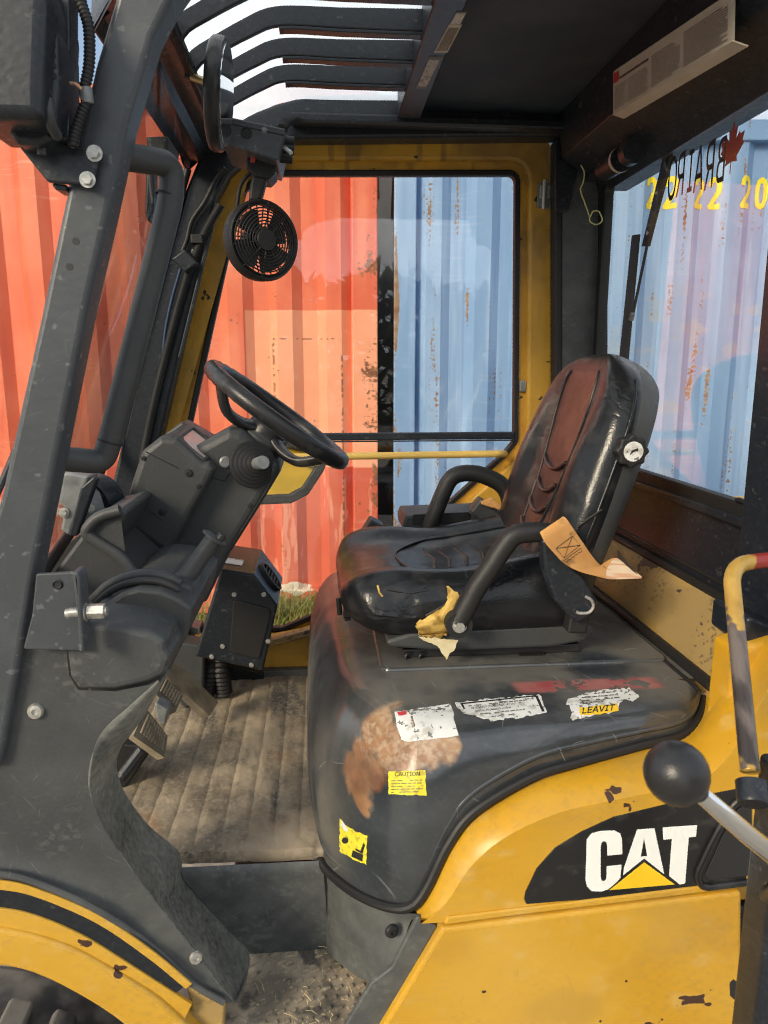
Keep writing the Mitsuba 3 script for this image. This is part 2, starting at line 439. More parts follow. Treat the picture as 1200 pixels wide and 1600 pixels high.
def c_hood(p, n, uv):
    nz = f3(p, 30.0, 4)
    a = mix((0.020, 0.025, 0.031), (0.040, 0.047, 0.054), smoothstep(0.3, 0.7, f3(p, 9.0, 3)))
    a = mix(a, (0.10, 0.105, 0.11), 0.12 * smoothstep(0.5, 0.75, f3(p, 130.0, 3)))
    dust = smoothstep(0.32, 0.70, f3(p, 10.0, 4)) * (0.35 + 0.65 * smoothstep(0.75, 0.98, n.z)) * (0.25 + 0.75 * smoothstep(1.02, 1.12, p.y))
    dust = dust + 0.75 * smoothstep(0.05, -0.02, p.x) * smoothstep(0.25, 0.6, f3(p, 14.0, 3))
    a = mix(a, (0.135, 0.125, 0.108), dr.clip(0.75 * dust, 0, 1))
    a = mix(a, (0.20, 0.21, 0.22), 0.8 * scratch(p, 0.9, 5.0))
    k = smoothstep(-0.20, 0.30, blob(p, RUST) + 1.7 * (fbm(p.x * 26 + 4, p.y * 26, p.z * 26, 5) - 0.5)) * smoothstep(1.11, 1.09, p.y)
    rust = mix((0.19, 0.092, 0.038), (0.335, 0.195, 0.095), smoothstep(0.3, 0.7, f3(p, 24.0, 4)))
    rust = mix(rust, (0.10, 0.040, 0.020), 0.75 * smoothstep(0.885, 0.845, p.z + 0.02 * (nz - 0.5)) * smoothstep(0.3, 0.6, f3(p, 18.0, 3)))
    rust = mix(rust, (0.47, 0.38, 0.28), 0.5 * smoothstep(0.34, 0.68, f3(p, 130.0, 5)) * smoothstep(0.835, 0.885, p.z + 0.03 * (nz - 0.5)))
    rust = mix(rust, (0.30, 0.125, 0.05), 0.35 * smoothstep(0.50, 0.72, f3(p, 60.0, 5)))
    a = mix(a, rust, k)
    red = smoothstep(0.028, 0.012, dr.abs(p.y - 1.135 - 0.012 * (n3(p, 9.0) - 0.5))) * smoothstep(0.31, 0.335, p.x) * smoothstep(0.58, 0.55, p.x)
    red = red * smoothstep(0.47, 0.53, f3(p, 30.0, 4)) + 0.6 * red * smoothstep(0.52, 0.58, f3(p, 110.0, 3))
    return mix(a, mix((0.28, 0.030, 0.040), (0.33, 0.14, 0.12), f3(p, 40.0, 2)), dr.clip(red, 0, 0.9))


def r_hood(p, n, uv): return 0.19 + 0.42 * smoothstep(0.3, 0.65, f3(p, 10.0, 4)) * smoothstep(0.93, 0.99, n.z) + 0.35 * smoothstep(-0.05, 0.10, blob(p, RUST)) + 0.3 * smoothstep(0.04, -0.02, p.x)


def b_hood(p, n, uv): return f3(p, 9.0, 2) * 2.6 + noise(p.x * 14, p.y * 26, p.z * 34) * 1.3 + 0.02 * n3(p, 700.0)


def c_floor(p, n, uv):
    a = mix((0.170, 0.138, 0.098), (0.39, 0.310, 0.215), smoothstep(0.28, 0.72, f3(p, 13.0, 5)))
    a = mix(a, (0.27, 0.165, 0.085), 0.65 * smoothstep(0.58, 0.74, f3(p, 9.0, 4)))
    a = mix(a, (0.055, 0.055, 0.053), 0.85 * smoothstep(0.52, 0.72, fbm(p.x * 26 + 9, p.y * 7 + 4, p.z, 4)))
    a = mix(a, (0.075, 0.068, 0.058), 0.45 * smoothstep(0.5, 0.75, f3(p, 34.0, 5)))
    return mix(a, (0.36, 0.31, 0.24), 0.5 * smoothstep(0.45, 0.75, f3(p, 190.0, 3)))


mat('muddy_rubber', proc(c_floor), 0.85, bump=lambda p, n, uv: f3(p, 60.0, 4), bscale=0.004)


def c_step(p, n, uv):
    a = mix((0.20, 0.17, 0.13), (0.38, 0.32, 0.24), smoothstep(0.3, 0.7, f3(p, 22.0, 5)))
    return mix(a, (0.06, 0.058, 0.055), 0.8 * smoothstep(0.55, 0.7, f3(p, 30.0, 3)))


mat('muddy_step', proc(c_step), 0.9, bump=lambda p, n, uv: f3(p, 90.0, 4), bscale=0.0012)


def c_dusty(p, n, uv):
    return mix((0.17, 0.145, 0.105), (0.42, 0.34, 0.23), smoothstep(0.25, 0.75, f3(p, 30.0, 4) * 0.6 + 0.4 * dr.maximum(n.z, 0)))


mat('dusty_pedal', proc(c_dusty), 0.8)


def c_orange(p, n, uv):
    u = p.x * RT[0] + p.y * RT[1]
    a = mix((0.65, 0.140, 0.062), (0.73, 0.215, 0.115), smoothstep(0.3, 0.7, f3(p, 2.2, 4)))
    a = mix(a, (0.58, 0.085, 0.040), 0.6 * smoothstep(0.5, 0.8, fbm(u * 9, p.z * 1.3, 3.0, 4)))
    pale = smoothstep(-0.775, -0.765, u) * smoothstep(0.893, 0.897, p.z) * smoothstep(1.772, 1.768, p.z)
    a = mix(a, mix((0.80, 0.33, 0.18), (0.84, 0.42, 0.25), f3(p, 6.0, 3)), 0.82 * pale)
    low = smoothstep(0.90, 0.89, p.z)
    a = mix(a, (0.50, 0.090, 0.055), 0.55 * low)
    a = mix(a, (0.74, 0.35, 0.24), 0.55 * low * smoothstep(0.60, 0.68, fbm(u * 26, p.z * 4.0, 1.0, 4)))
    scuff = smoothstep(0.60, 0.78, fbm(u * 5 + 2, p.z * 75, 3.0, 2)) * smoothstep(0.56, 0.66, fbm(u * 3, p.z * 2.0, 11.0, 3))
    a = mix(a, (0.76, 0.48, 0.36), 0.22 * scuff)
    scab = smoothstep(0.05, -0.05, dr.abs(u + 0.53) / 0.11 + dr.abs(p.z - 0.175) / 0.045 - 1.0 + 1.2 * (f3(p, 22.0, 3) - 0.5))
    a = mix(a, (0.68, 0.60, 0.48), scab)
    edge = smoothstep(-0.20, -0.04, u) * smoothstep(0.05, 0.0, u)
    r = smoothstep(0.62, 0.70, fbm(u * 20, p.z * 7.0, 5.0, 4) * 0.55 + f3(p, 70.0, 3) * 0.30 + 0.15 * edge)
    line = smoothstep(0.010, 0.004, dr.abs(u + 0.62)) * smoothstep(1.28, 1.30, p.z) * smoothstep(1.62, 1.61, p.z) + smoothstep(0.006, 0.002, dr.abs(p.z - 1.615)) * smoothstep(-0.63, -0.62, u) * smoothstep(-0.22, -0.23, u)
    line = line + smoothstep(0.008, 0.003, dr.abs(u + 0.235)) * smoothstep(1.62, 1.60, p.z)
    r = dr.maximum(r, 0.8 * line * smoothstep(0.42, 0.55, noise(u * 60, p.z * 60, 2.0)))
    return mix(a, mix((0.16, 0.055, 0.025), (0.28, 0.12, 0.05), n3(p, 40.0)), dr.clip(r, 0, 1))


mat('orange_paint', proc(c_orange), 0.55)


def c_blue(p, n, uv):
    u = p.x * RT[0] + p.y * RT[1]
    a = mix((0.185, 0.315, 0.52), (0.27, 0.41, 0.61), smoothstep(0.3, 0.7, fbm(u * 7, p.z * 0.9, 1.0, 4)))
    a = mix(a, (0.36, 0.50, 0.70), 0.5 * smoothstep(0.5, 0.8, fbm(u * 24, p.z * 1.2, 7.0, 3)))
    scuff = smoothstep(0.60, 0.78, fbm(u * 5 + 2, p.z * 75, 3.0, 2)) * smoothstep(0.56, 0.66, fbm(u * 3, p.z * 2.0, 11.0, 3))
    a = mix(a, (0.55, 0.62, 0.70), 0.10 * scuff)
    edge = smoothstep(0.14, 0.055, u)
    r = smoothstep(0.63, 0.70, fbm(u * 30, p.z * 2.2, 5.0, 4) * 0.65 + f3(p, 80.0, 3) * 0.30 + 0.02 * smoothstep(1.9, 1.0, p.z) + 0.22 * edge)
    pit = smoothstep(0.55, 0.70, f3(p, 9.0, 4)) * smoothstep(1.1, 1.4, u) * smoothstep(1.95, 1.75, p.z) * smoothstep(0.9, 1.2, p.z)
    a = mix(a, (0.40, 0.42, 0.41), 0.45 * pit)
    return mix(a, mix((0.17, 0.075, 0.035), (0.34, 0.24, 0.15), n3(p, 30.0)), dr.clip(r, 0, 1))


mat('blue_paint', proc(c_blue), 0.5)
mat('gap_dark', (0.05, 0.05, 0.052), 0.6)
mat('number_yellow', (0.83, 0.66, 0.03), 0.5)
def c_label(p, n, uv):
    a = mix((0.56, 0.57, 0.55), (0.76, 0.77, 0.76), f3(p, 40.0, 3))
    a = mix(a, (0.30, 0.27, 0.22), 0.6 * smoothstep(0.52, 0.72, f3(p, 70.0, 4)))
    return mix(a, (0.05, 0.05, 0.05), 0.8 * smoothstep(0.66, 0.70, f3(p, 160.0, 3)))


mat('label_white', proc(c_label), 0.5)
mat('label_grey', proc(lambda p, n, uv: mix((0.40, 0.36, 0.29), (0.52, 0.47, 0.38), f3(p, 25.0, 3))), 0.6)
mat('label_red', (0.45, 0.04, 0.05), 0.5)
mat('label_yellow', proc(lambda p, n, uv: mix(mix((0.66, 0.56, 0.02), (0.80, 0.70, 0.06), f3(p, 60.0, 3)), (0.25, 0.21, 0.06), 0.5 * smoothstep(0.55, 0.72, f3(p, 150.0, 3)))), 0.45)
mat('ink', (0.02, 0.02, 0.022), 0.6)
mat('ink_grey', (0.12, 0.12, 0.115), 0.6)
mat('decal_black', proc(lambda p, n, uv: mix((0.014, 0.014, 0.015), (0.03, 0.03, 0.03), smoothstep(0.6, 0.8, f3(p, 50.0, 3)))), 0.32)
mat('decal_white', (0.80, 0.82, 0.80), 0.4)
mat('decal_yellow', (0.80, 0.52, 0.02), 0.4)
mat('decal_red', (0.30, 0.06, 0.045), 0.5)


def c_roof(p, n, uv): return mix((0.020, 0.036, 0.054), (0.044, 0.060, 0.076), smoothstep(0.35, 0.7, f3(p, 8.0, 4)) * (0.5 + 0.5 * n3(p, 350.0)))


mat('roof_liner', proc(c_roof), 0.65, bump=lambda p, n, uv: 0.5 + 0.5 * dr.sin(p.x * 900.0), bscale=0.0008)


def c_tyre(p, n, uv): return mix((0.040, 0.040, 0.039), (0.19, 0.175, 0.15), smoothstep(0.35, 0.75, f3(p, 18.0, 4)))


mat('tyre_rubber', proc(c_tyre), 0.75)
mat('wheel_rubber', proc(lambda p, n, uv: mix((0.016, 0.016, 0.018), (0.05, 0.05, 0.05), smoothstep(0.5, 0.8, f3(p, 30.0, 3)))), 0.36, bump=grain, bscale=0.00015)


def c_rail(p, n, uv):
    w = n3(p, 130.0) * 0.03
    a = mix((0.045, 0.036, 0.034), (0.16, 0.13, 0.115), smoothstep(0.3, 0.7, fbm(p.x * 90, p.y * 25, p.z * 25, 3)))
    a = mix(a, mix((0.36, 0.21, 0.04), (0.58, 0.37, 0.09), f3(p, 50.0, 3)), smoothstep(1.155, 1.165, p.z + w) + smoothstep(1.045, 1.035, p.z + w))
    red = smoothstep(0.575, 0.58, p.x + w * 0.3) * smoothstep(1.12, 1.13, p.z) + smoothstep(1.008, 1.003, p.z + 0.5 * w)
    return mix(a, (0.30, 0.035, 0.03), dr.clip(red, 0, 1))


mat('worn_rail', proc(c_rail), 0.32, 0.25)


def c_bar(p, n, uv):
    w = n3(p, 60.0) * 0.02
    k = smoothstep(0.008, 0.016, p.x + w) * smoothstep(0.09, 0.07, p.x + w) * smoothstep(0.35, 0.5, n3(p, 160.0))
    return mix((0.62, 0.42, 0.11), (0.06, 0.035, 0.02), k)


mat('chipped_bar', proc(c_bar), 0.45)
mat('screen', proc(lambda p, n, uv: mix((0.60, 0.42, 0.36), (0.74, 0.60, 0.54), f3(p, 60.0, 2))), 0.25)  # pale pink is a reflection painted into the display colour
mat('ground_dirt', proc(lambda p, n, uv: mix((0.22, 0.20, 0.17), (0.36, 0.33, 0.28), f3(p, 3.0, 5))), 0.95, bump=lambda p, n, uv: f3(p, 12.0, 4), bscale=0.02)
scene['leaf'] = {'type': 'twosided', 'bsdf': {'type': 'principled', 'base_color': proc(lambda p, n, uv: mix((0.06, 0.12, 0.02), (0.34, 0.30, 0.08), n3(p, 30.0))), 'roughness': 0.6}}
scene['hedge_leaf'] = {'type': 'twosided', 'bsdf': {'type': 'principled', 'base_color': rgb(0.05, 0.08, 0.025), 'roughness': 0.7}}
mat('straw', (0.62, 0.50, 0.28), 0.8)
scene['dusty_sheet'] = {'type': 'blendbsdf', 'weight': 0.78, 'a': {'type': 'thindielectric', 'int_ior': 1.5}, 'b': {'type': 'principledthin', 'base_color': rgb(0.80, 0.88, 0.95), 'roughness': 0.6, 'diff_trans': 1.75, 'spec_trans': 0.0}}
scene['glass'] = {'type': 'thindielectric', 'int_ior': 1.6}
mat('red_plastic', (0.4, 0.05, 0.03), 0.4)
mat('mirror_glass', (0.85, 0.86, 0.88), 0.03, 1.0)
mat('blue_wire', (0.012, 0.035, 0.09), 0.5)
mat('wire_plastic', (0.52, 0.50, 0.20), 0.5)
mat('pale_scrap', (0.68, 0.62, 0.52), 0.9)


def px_of(p):
    v = np.asarray(p, float) - EYE; z = v @ FW
    return np.stack([600 + FOCAL * (v @ RT) / z, 800 - FOCAL * (v @ UP) / z], -1)


def prism_x(poly_yz, x0, x1, r=0.003, c=0.004, **k):
    m = prism(poly_yz, x0, x1, r, c, **k)
    return trimesh.Trimesh(m.vertices[:, [1, 0, 2]], np.asarray(m.faces)[:, ::-1], process=False)


def prism_z(poly_xy, z0, z1, r=0.003, c=0.004, **k):
    m = prism(poly_xy, z0, z1, r, c, **k)
    return trimesh.Trimesh(m.vertices[:, [0, 2, 1]], np.asarray(m.faces)[:, ::-1], process=False)


def plate(corners, thick, n=2):
    """A flat or slightly twisted four-cornered plate: corners in order, thickened against its normal."""
    a, b, c, d = [np.asarray(q, float) for q in corners]
    s = np.linspace(0, 1, n)
    rows = [[(1 - u) * ((1 - v) * a + v * b) + u * ((1 - v) * d + v * c) for v in s] for u in s]
    return sheet(rows, thick)


# ---------------------------------------------------------------- the yard
g = np.linspace(-60, 60, 61)
gx, gy = np.meshgrid(g, g)
gm = loft(np.stack([gx, gy + 5, 0.02 * meshkit.fbm(np.stack([gx, gy, gx * 0], -1) * 0.7, 3) - 0.01], -1))
gm2 = loft(np.stack([*np.meshgrid(np.linspace(-400, 400, 9), np.linspace(-400, 400, 9)), np.full((9, 9), -0.06)], -1))
scene['ground'] = mikit.ply(cat(gm, gm2), 'ground_dirt', smooth=True)
labels['ground'] = {'kind': 'structure'}


def grass_mesh(n, us, ds, h, seed):
    r = np.random.default_rng(seed); V, F = [], []
    for i in range(n):
        u, d = r.uniform(*us), r.uniform(*ds)
        o = yard(u, d, 0.0); k = h * r.uniform(0.4, 1.1); a = r.uniform(0, 2 * math.pi); w = 0.004 * r.uniform(0.6, 1.4)
        s = np.array([math.cos(a), math.sin(a), 0]); lean = np.array([r.normal(0, 0.45), r.normal(0, 0.45), 0]) * k
        b = len(V)
        V += [o - s * w, o + s * w, o + lean * 0.35 + [0, 0, k * 0.6] - s * w * 0.7, o + lean * 0.35 + [0, 0, k * 0.6] + s * w * 0.7, o + lean + [0, 0, k * 0.9]]
        F += [[b, b + 1, b + 3], [b, b + 3, b + 2], [b + 2, b + 3, b + 4]]
    return trimesh.Trimesh(V, F, process=False)


scene['grass'] = mikit.ply(cat(grass_mesh(2600, (-1.1, 0.1), (3.35, 4.16), 0.15, 3), grass_mesh(5000, (-6, 5), (2.6, 4.1), 0.12, 4), grass_mesh(900, (-0.75, -0.3), (3.9, 4.17), 0.22, 5)), 'leaf')
labels['grass'] = {'label': 'green and dry grass growing along the foot of the containers', 'category': 'grass', 'kind': 'stuff'}

# the row of trees behind the photographer (seen only mirrored in the panes)
r_ = np.random.default_rng(11); q = r_.uniform(0, 1, (9000, 3))
top = 2.9 + 1.3 * meshkit.fbm(np.stack([q[:, 0] * 30, q[:, 0] * 0, q[:, 0] * 0], 1), 4, 2)
o = np.stack([-25 + 50 * q[:, 0], -15 - 1.5 * q[:, 1], q[:, 2] ** 0.8 * top], 1)
a_ = r_.normal(0, 0.24, (9000, 3)); b_ = r_.normal(0, 0.24, (9000, 3))
hv = np.stack([o - a_, o + b_, o + a_], 1).reshape(-1, 3)
scene['hedge'] = mikit.ply(trimesh.Trimesh(hv, np.arange(27000).reshape(-1, 3), process=False), 'hedge_leaf')
labels['hedge'] = {'label': 'dark hedge of leafy trees mirrored as a skyline in the panes', 'category': 'hedge', 'kind': 'stuff'}

# ---- containers: local coordinates across (u), away (d), up (z)
PERIOD, DEPTH = 0.272, 0.046


def flute(u, dark):
    """Depth of the corrugation at u, the face that falls back to the right centred at dark."""
    t = ((np.asarray(u) - dark) / PERIOD + 0.5) % 1.0 * PERIOD - PERIOD / 2      # -P/2 .. P/2, 0 at the falling face
    w = 0.026
    down = np.clip((t + w) / (2 * w), 0, 1); h = PERIOD / 2
    upw = np.clip((np.abs(t) - (h - w)) / (2 * w) , 0, 0.5)
    return DEPTH * np.where(np.abs(t) < h - w, down, np.where(t > 0, 1 - upw, upw))


def breaks(u0, u1, dark):
    s = [u0, u1]
    for k in range(-40, 60):
        c = dark + k * PERIOD
        s += [c - 0.026, c + 0.026, c + PERIOD / 2 - 0.026, c + PERIOD / 2 + 0.026]
    return np.array(sorted({round(float(x), 5) for x in s if u0 <= x <= u1}))


def container(key, u0, u1, d, z0, z1, dark, m, post_u, back):
    def ybox(a, b, r=0.006):
        bm = box(np.array(a), np.array(b), r); v = bm.vertices
        bm.vertices = yard(v[:, 0], v[:, 1], v[:, 2]); return bm
    holder(key)
    us = breaks(u0, u1, dark); zs = np.linspace(z0 + 0.14, z1 - 0.10, 14); r = np.random.default_rng(5)
    U, Z = np.meshgrid(us, zs); D = d + flute(U, dark)
    dent = 0.016 * (meshkit.fbm(np.stack([U * 2.2, Z * 1.6, U * 0], -1), 3, 3) - 0.5)
    add(key + '__side_wall', loft(yard(U, D + dent, Z)), m, smooth=20)
    add(key + '__top_rail', ybox((u0, d - 0.012, z1 - 0.105), (u1, d + 0.06, z1)), m)
    add(key + '__bottom_rail', ybox((u0, d - 0.012, z0), (u1, d + 0.10, z0 + 0.145)), m)
    add(key + '__corner_post', ybox((min(post_u), d - 0.014, z0), (max(post_u), d + 0.16, z1 + 0.004)), m)
    add(key + '__roof', ybox((u0, d + 0.061, z1 - 0.06), (u1, back, z1 - 0.012)), m)
    far = u0 if abs(post_u[0] - u1) < 0.3 else u1
    add(key + '__end_wall', ybox((max(post_u) - 0.05 if far == u0 else min(post_u) + 0.02, d + 0.17, z0), (max(post_u) - 0.02 if far == u0 else min(post_u) + 0.05, back, z1 - 0.061)), m)
    add(key + '__end_wall', ybox((far - 0.02, d + 0.061, z0), (far + 0.02, back, z1 - 0.061)), m)
    add(key + '__back_wall', ybox((u0 + 0.02, back - 0.04, z0), (u1 - 0.02, back, z1 - 0.061)), m)


container('orange_container', -6.0, -0.036, 4.2, 0.02, 2.912, -0.209, 'orange_paint', (-0.175, -0.036), 6.6)
container('blue_container', 0.055, 6.0, 4.22, 0.15, 2.745, 0.340, 'blue_paint', (0.055, 0.175), 6.6)
labels['orange_container'] = {'label': 'faded orange corrugated shipping container with a paler paint patch', 'category': 'shipping container'}
labels['blue_container'] = {'label': 'light blue corrugated shipping container with yellow numbers', 'category': 'shipping container'}

shed = box((-5.0, 7.3, -0.05), (4.0, 9.8, 3.62), 0.01); shed.vertices = yard(shed.vertices[:, 0], shed.vertices[:, 1], shed.vertices[:, 2])  # box added behind the gap so it reads dark instead of sky
add('shed', shed, 'gap_dark'); labels['shed'] = {'label': 'dark box added behind the two containers to keep the gap dark', 'category': 'shed'}


def number(ch, pxl, pxr, py0, py1):
    a, b = at_d(pxl, py1, 4.22), at_d(pxr, py0, 4.22)
    u0, z0, u1, z1 = a @ RT, a[2], b @ RT, b[2]
    L = {'2': [(0.12, 0.70), (0.16, 0.84), (0.32, 0.91), (0.62, 0.91), (0.80, 0.82), (0.86, 0.68), (0.80, 0.52), (0.16, 0.09), (0.95, 0.09)], '0': [(0.5, 0.91), (0.24, 0.85), (0.13, 0.68), (0.13, 0.32), (0.24, 0.15), (0.5, 0.09), (0.76, 0.15), (0.87, 0.32), (0.87, 0.68), (0.76, 0.85), (0.5, 0.91)]}[ch]
    g2 = affinity.scale(sg.LineString([(x * 0.46, y) for x, y in L]).buffer(0.085, join_style=1, cap_style=2), 1 / 0.46, 1, origin=(0, 0))
    vv, ff = flat2d(g2, 0.15)
    u, z = u0 + vv[:, 0] * (u1 - u0), z0 + vv[:, 1] * (z1 - z0)
    lift = 0.003
    ff = np.asarray(ff)
    dd = 4.22 + flute(u, 0.340) + 0.016 * (meshkit.fbm(np.stack([u * 2.2, z * 1.6, u * 0], -1), 3, 3) - 0.5) - lift
    add('blue_container__number', trimesh.Trimesh(yard(u, dd, z), ff, process=False), 'number_yellow', False)


def at_d(px, py, d):
    k = ray(px, py); return EYE + k * (d / (k @ FH))


for ch, l, r in (('0', 938, 960), ('2', 1011, 1033), ('2', 1040, 1062), ('2', 1084, 1106), ('2', 1111, 1133), ('2', 1156, 1179), ('0', 1185, 1207)):
    number(ch, l, r, 273, 325)
# ---------------------------------------------------------------- the forklift
holder('forklift')
labels['forklift'] = {'label': 'worn yellow and black forklift with its near cab side open', 'category': 'forklift'}

# ---- floor, step and kick panels
FZ = 0.62
floor = [(-0.46, 1.155), (-0.262, 1.150), (-0.004, 1.141), (-0.004, 1.93), (-0.46, 1.93)]
X, Y = np.meshgrid(np.linspace(-0.46, -0.004, 300), np.linspace(1.141, 1.93, 90))
w = (X + 0.0012 * np.sin(Y * 7)) / 0.046
saw = np.abs((w % 1.0) - 0.5) * 2
ridge = 0.0035 * np.clip((0.82 - saw) / 0.22, 0, 1) * np.clip((Y - 1.165) / 0.02, 0, 1)
lump = meshkit.fbm(np.stack([X * 22, Y * 22, X * 0], -1), 4, 6) - 0.5
P = np.stack([X, np.where(Y < 1.1415, 1.141 - (X + 0.004) * 0.035, Y), FZ - 0.0035 + ridge + 0.006 * lump], -1)
fk('floor_mat', sheet(P[:, ::-1], 0.02), 'muddy_rubber', True, 'ribbed floor mat caked with dry mud')
for a, b in ((482, 1302), (483, 1332), (440, 1088)):
    screw('floor_mat__screw', at_z(a, b, FZ + 0.001), (0, 0, 1), 0.007)
SZ = 0.45
riser_t = [at_z(282, 1356, FZ - 0.003), at_z(505, 1345, FZ - 0.003)]
riser_b = [np.array([riser_t[0][0] + 0.11, 1.137, SZ]), np.array([0.002, 1.137, SZ])]
rows = [[riser_t[0] * (1 - u) + riser_t[1] * u for u in np.linspace(0, 1, 8)], [(riser_t[0] * 0.93 + riser_b[0] * 0.07 + [0, -0.012, 0]) * (1 - u) + (riser_t[1] * 0.93 + riser_b[1] * 0.07 + [0, -0.012, 0]) * u for u in np.linspace(0, 1, 8)],
        [(riser_b[0] + [0, -0.006, 0]) * (1 - u) + (riser_b[1] + [0, -0.006, 0]) * u for u in np.linspace(0, 1, 8)]]
fk('step_riser', sheet(rows, 0.004), 'kick_plastic', 50)
corner_t = line_pts([at(500, 1344, 1.146), at(522, 1368, 1.11), at(560, 1400, 1.035), at(610, 1422, 0.978), at(650, 1428, 0.957)], 20)
corner_b = line_pts([at(509, 1480, 1.137), at(535, 1505, 1.06), at(575, 1531, 0.99), at(606, 1520, 0.957), at(628, 1490, 0.950)], 20)
corner_m = (corner_t * 0.75 + corner_b * 0.25) + np.array([0.0, 0.010, 0])
fk('step_riser', sheet([corner_t, corner_t * 0.9 + corner_b * 0.1 + [0, 0.004, 0], corner_m, (corner_t + corner_b) / 2 + [0, 0.008, 0], corner_b], 0.004), 'kick_plastic', 50, 'curved dark kick panel with one screw below the seat cover')
screw('step_riser__screw', at(612, 1454, 0.957), (0.3, -1, 0.1), 0.009)
fk('step_tread', prism_z([(-0.17, 0.90), (0.20, 0.90), (0.20, 1.16), (-0.17, 1.16)], SZ - 0.02, SZ, 0.003, 0.003), 'muddy_step')
V, F = [], []
for i in range(17):                                                        # raised grip bars of the tread
    for j in range(11):
        x, y = -0.150 + i * 0.0185 + (j % 2) * 0.009, 0.925 + j * 0.0195
        if y > 1.12 or x > 0.0 + (1.14 - y) * 0.62: continue
        b = box((x - 0.006, y - 0.0035, SZ - 0.001), (x + 0.006, y + 0.0035, SZ + 0.003), 0.0015)
        s = math.radians(28); c0 = np.array([x, y]); d = b.vertices[:, :2] - c0
        b.vertices[:, :2] = c0 + d @ np.array([[math.cos(s), math.sin(s)], [-math.sin(s), math.cos(s)]])
        V.append(b)
fk('step_tread__grip_bars', cat(*V), 'muddy_step', False); labels['forklift__step_tread__grip_bars'] = {'kind': 'stuff'}
sr = np.random.default_rng(21); S = []
for i in range(70):
    x, y = sr.uniform(-0.13, 0.04), sr.uniform(0.95, 1.12); a = sr.uniform(0, 2 * math.pi); l = 0.004 + 0.026 * sr.uniform() ** 2.5
    p0 = np.array([x, y, SZ + 0.007]); d = np.array([math.cos(a), math.sin(a), 0]) * l
    S.append(tube([p0, p0 + d * 0.5 + [0, 0, sr.uniform(0, 0.004)], p0 + d], sr.uniform(0.0003, 0.0007), 4))
scene['straw_bits'] = mikit.ply(cat(*S), 'straw'); labels['straw_bits'] = {'label': 'bits of dry straw scattered on the muddy step', 'category': 'straw', 'kind': 'stuff'}
fk('sill_plate', pp([(652, 1432), (684, 1448), (597, 1602), (560, 1668), (500, 1668), (580, 1536), (612, 1512)], 0.934, 0.944, 0.003), 'kick_plastic')

# ---- the big grey kick panel on the left, curling inwards at its rear edge
A = line_pts([at(x, y, 0.945) for x, y in [(247, 1062), (200, 1104), (160, 1142), (142, 1185), (139, 1235), (160, 1292), (200, 1352), (250, 1418), (305, 1488), (338, 1535), (362, 1562)]], 50)
B = line_pts([at(262, 1045, 1.02), at(228, 1108, 1.07), at(197, 1148, 1.09), at(180, 1185, 1.10), at(183, 1217, 1.11), at(200, 1252, 1.12), at(232, 1293, 1.135), at(278, 1333, 1.146), at(284, 1364, 1.142), at(330, 1422, 1.135), at(386, 1487, 1.125), at(384, 1530, 1.05), at(372, 1562, 0.965)], 50)
rows = [A + (B - A) * np.stack([np.full(50, math.sin(t)), np.full(50, 1 - math.cos(t)), np.full(50, math.sin(t))], 1) for t in np.linspace(0, math.pi / 2, 9)]
fk('kick_panel__return', sheet(rows, -0.003), 'dusty_kick', 60, 'dust covered inner edge of the grey kick panel')
arch = [(-90, 1362), (0, 1365), (60, 1380), (150, 1420), (240, 1480), (300, 1536), (350, 1566), (372, 1562)]
left = [(-90, 1362), (-90, 1015), (31, 1015)]
outline = [(31, 1015), (103, 1012), (108, 1055), (122, 1078), (180, 1080), (232, 1070)] + [tuple(px_of(p)) for p in A] + arch[::-1][1:] + [(-90, 1015)]
V, F = flat2d(sg.Polygon([tuple(at(a, b, 0.945)[[0, 2]]) for a, b in outline]).buffer(0), 0.02)
arch3 = sg.LineString([tuple(at(a, b, 0.945)[[0, 2]]) for a, b in arch])
dist = shapely.distance(shapely.points(V), arch3)
distA = shapely.distance(shapely.points(V), sg.LineString(A[:, [0, 2]]))
bulge = 0.022 * np.clip(1 - dist / 0.05, 0, 1) ** 2 * np.clip(distA / 0.08, 0, 1)
ye = 0.945 - bulge
km = trimesh.Trimesh(np.stack([V[:, 0], ye, V[:, 1]], 1), F, process=False)
fk('kick_panel', km, 'kick_plastic', True)
lip = line_pts([at(a, b, 0.924 if a < 230 else 0.936) for a, b in arch[:-1]], 60)
fk('kick_panel__lip', tube(lip, 0.005, 10), 'kick_plastic')
screw('kick_panel__screw', at(56, 1111, 0.944), (0, -1, 0.1), 0.009, 'zinc'); screw('kick_panel__screw', at(306, 1496, 0.945), (0.4, -1, 0.2), 0.008, 'zinc')
# upper cowl block
fk('cowl_block', pp([(104, 990), (130, 972), (182, 976), (232, 986), (262, 1001), (258, 1014), (268, 1026), (257, 1056), (230, 1068), (180, 1079), (122, 1079), (108, 1060), (103, 1020)], 0.936, 1.20, 0.010, 0.010), 'kick_plastic', 30)
fk('cowl_disc', pp([(150, 958), (163, 945), (188, 928), (215, 920), (250, 923), (282, 936), (301, 950), (296, 985), (264, 1050), (150, 1060)], 1.02, 1.30, 0.006, 0.006), 'grey_plastic', 30)
fk('cowl_disc', pp([(150, 1000), (262, 1045), (230, 1110), (180, 1185), (120, 1180)], 1.10, 1.16, 0.004), 'grey_plastic', 40)
fk('dash_cowl', pp([(80, 900), (128, 836), (150, 806), (188, 794), (200, 800), (170, 860), (212, 898), (214, 960), (80, 962)], 1.16, 1.72, 0.006, 0.006), 'grey_plastic', 30)
fk('dash_cowl__rim', tube(bent([at(x, y, 1.155) for x, y in [(188, 797), (150, 808), (131, 833), (150, 846), (190, 870), (212, 900)]], 0.02), 0.009, 12), 'grey_plastic')
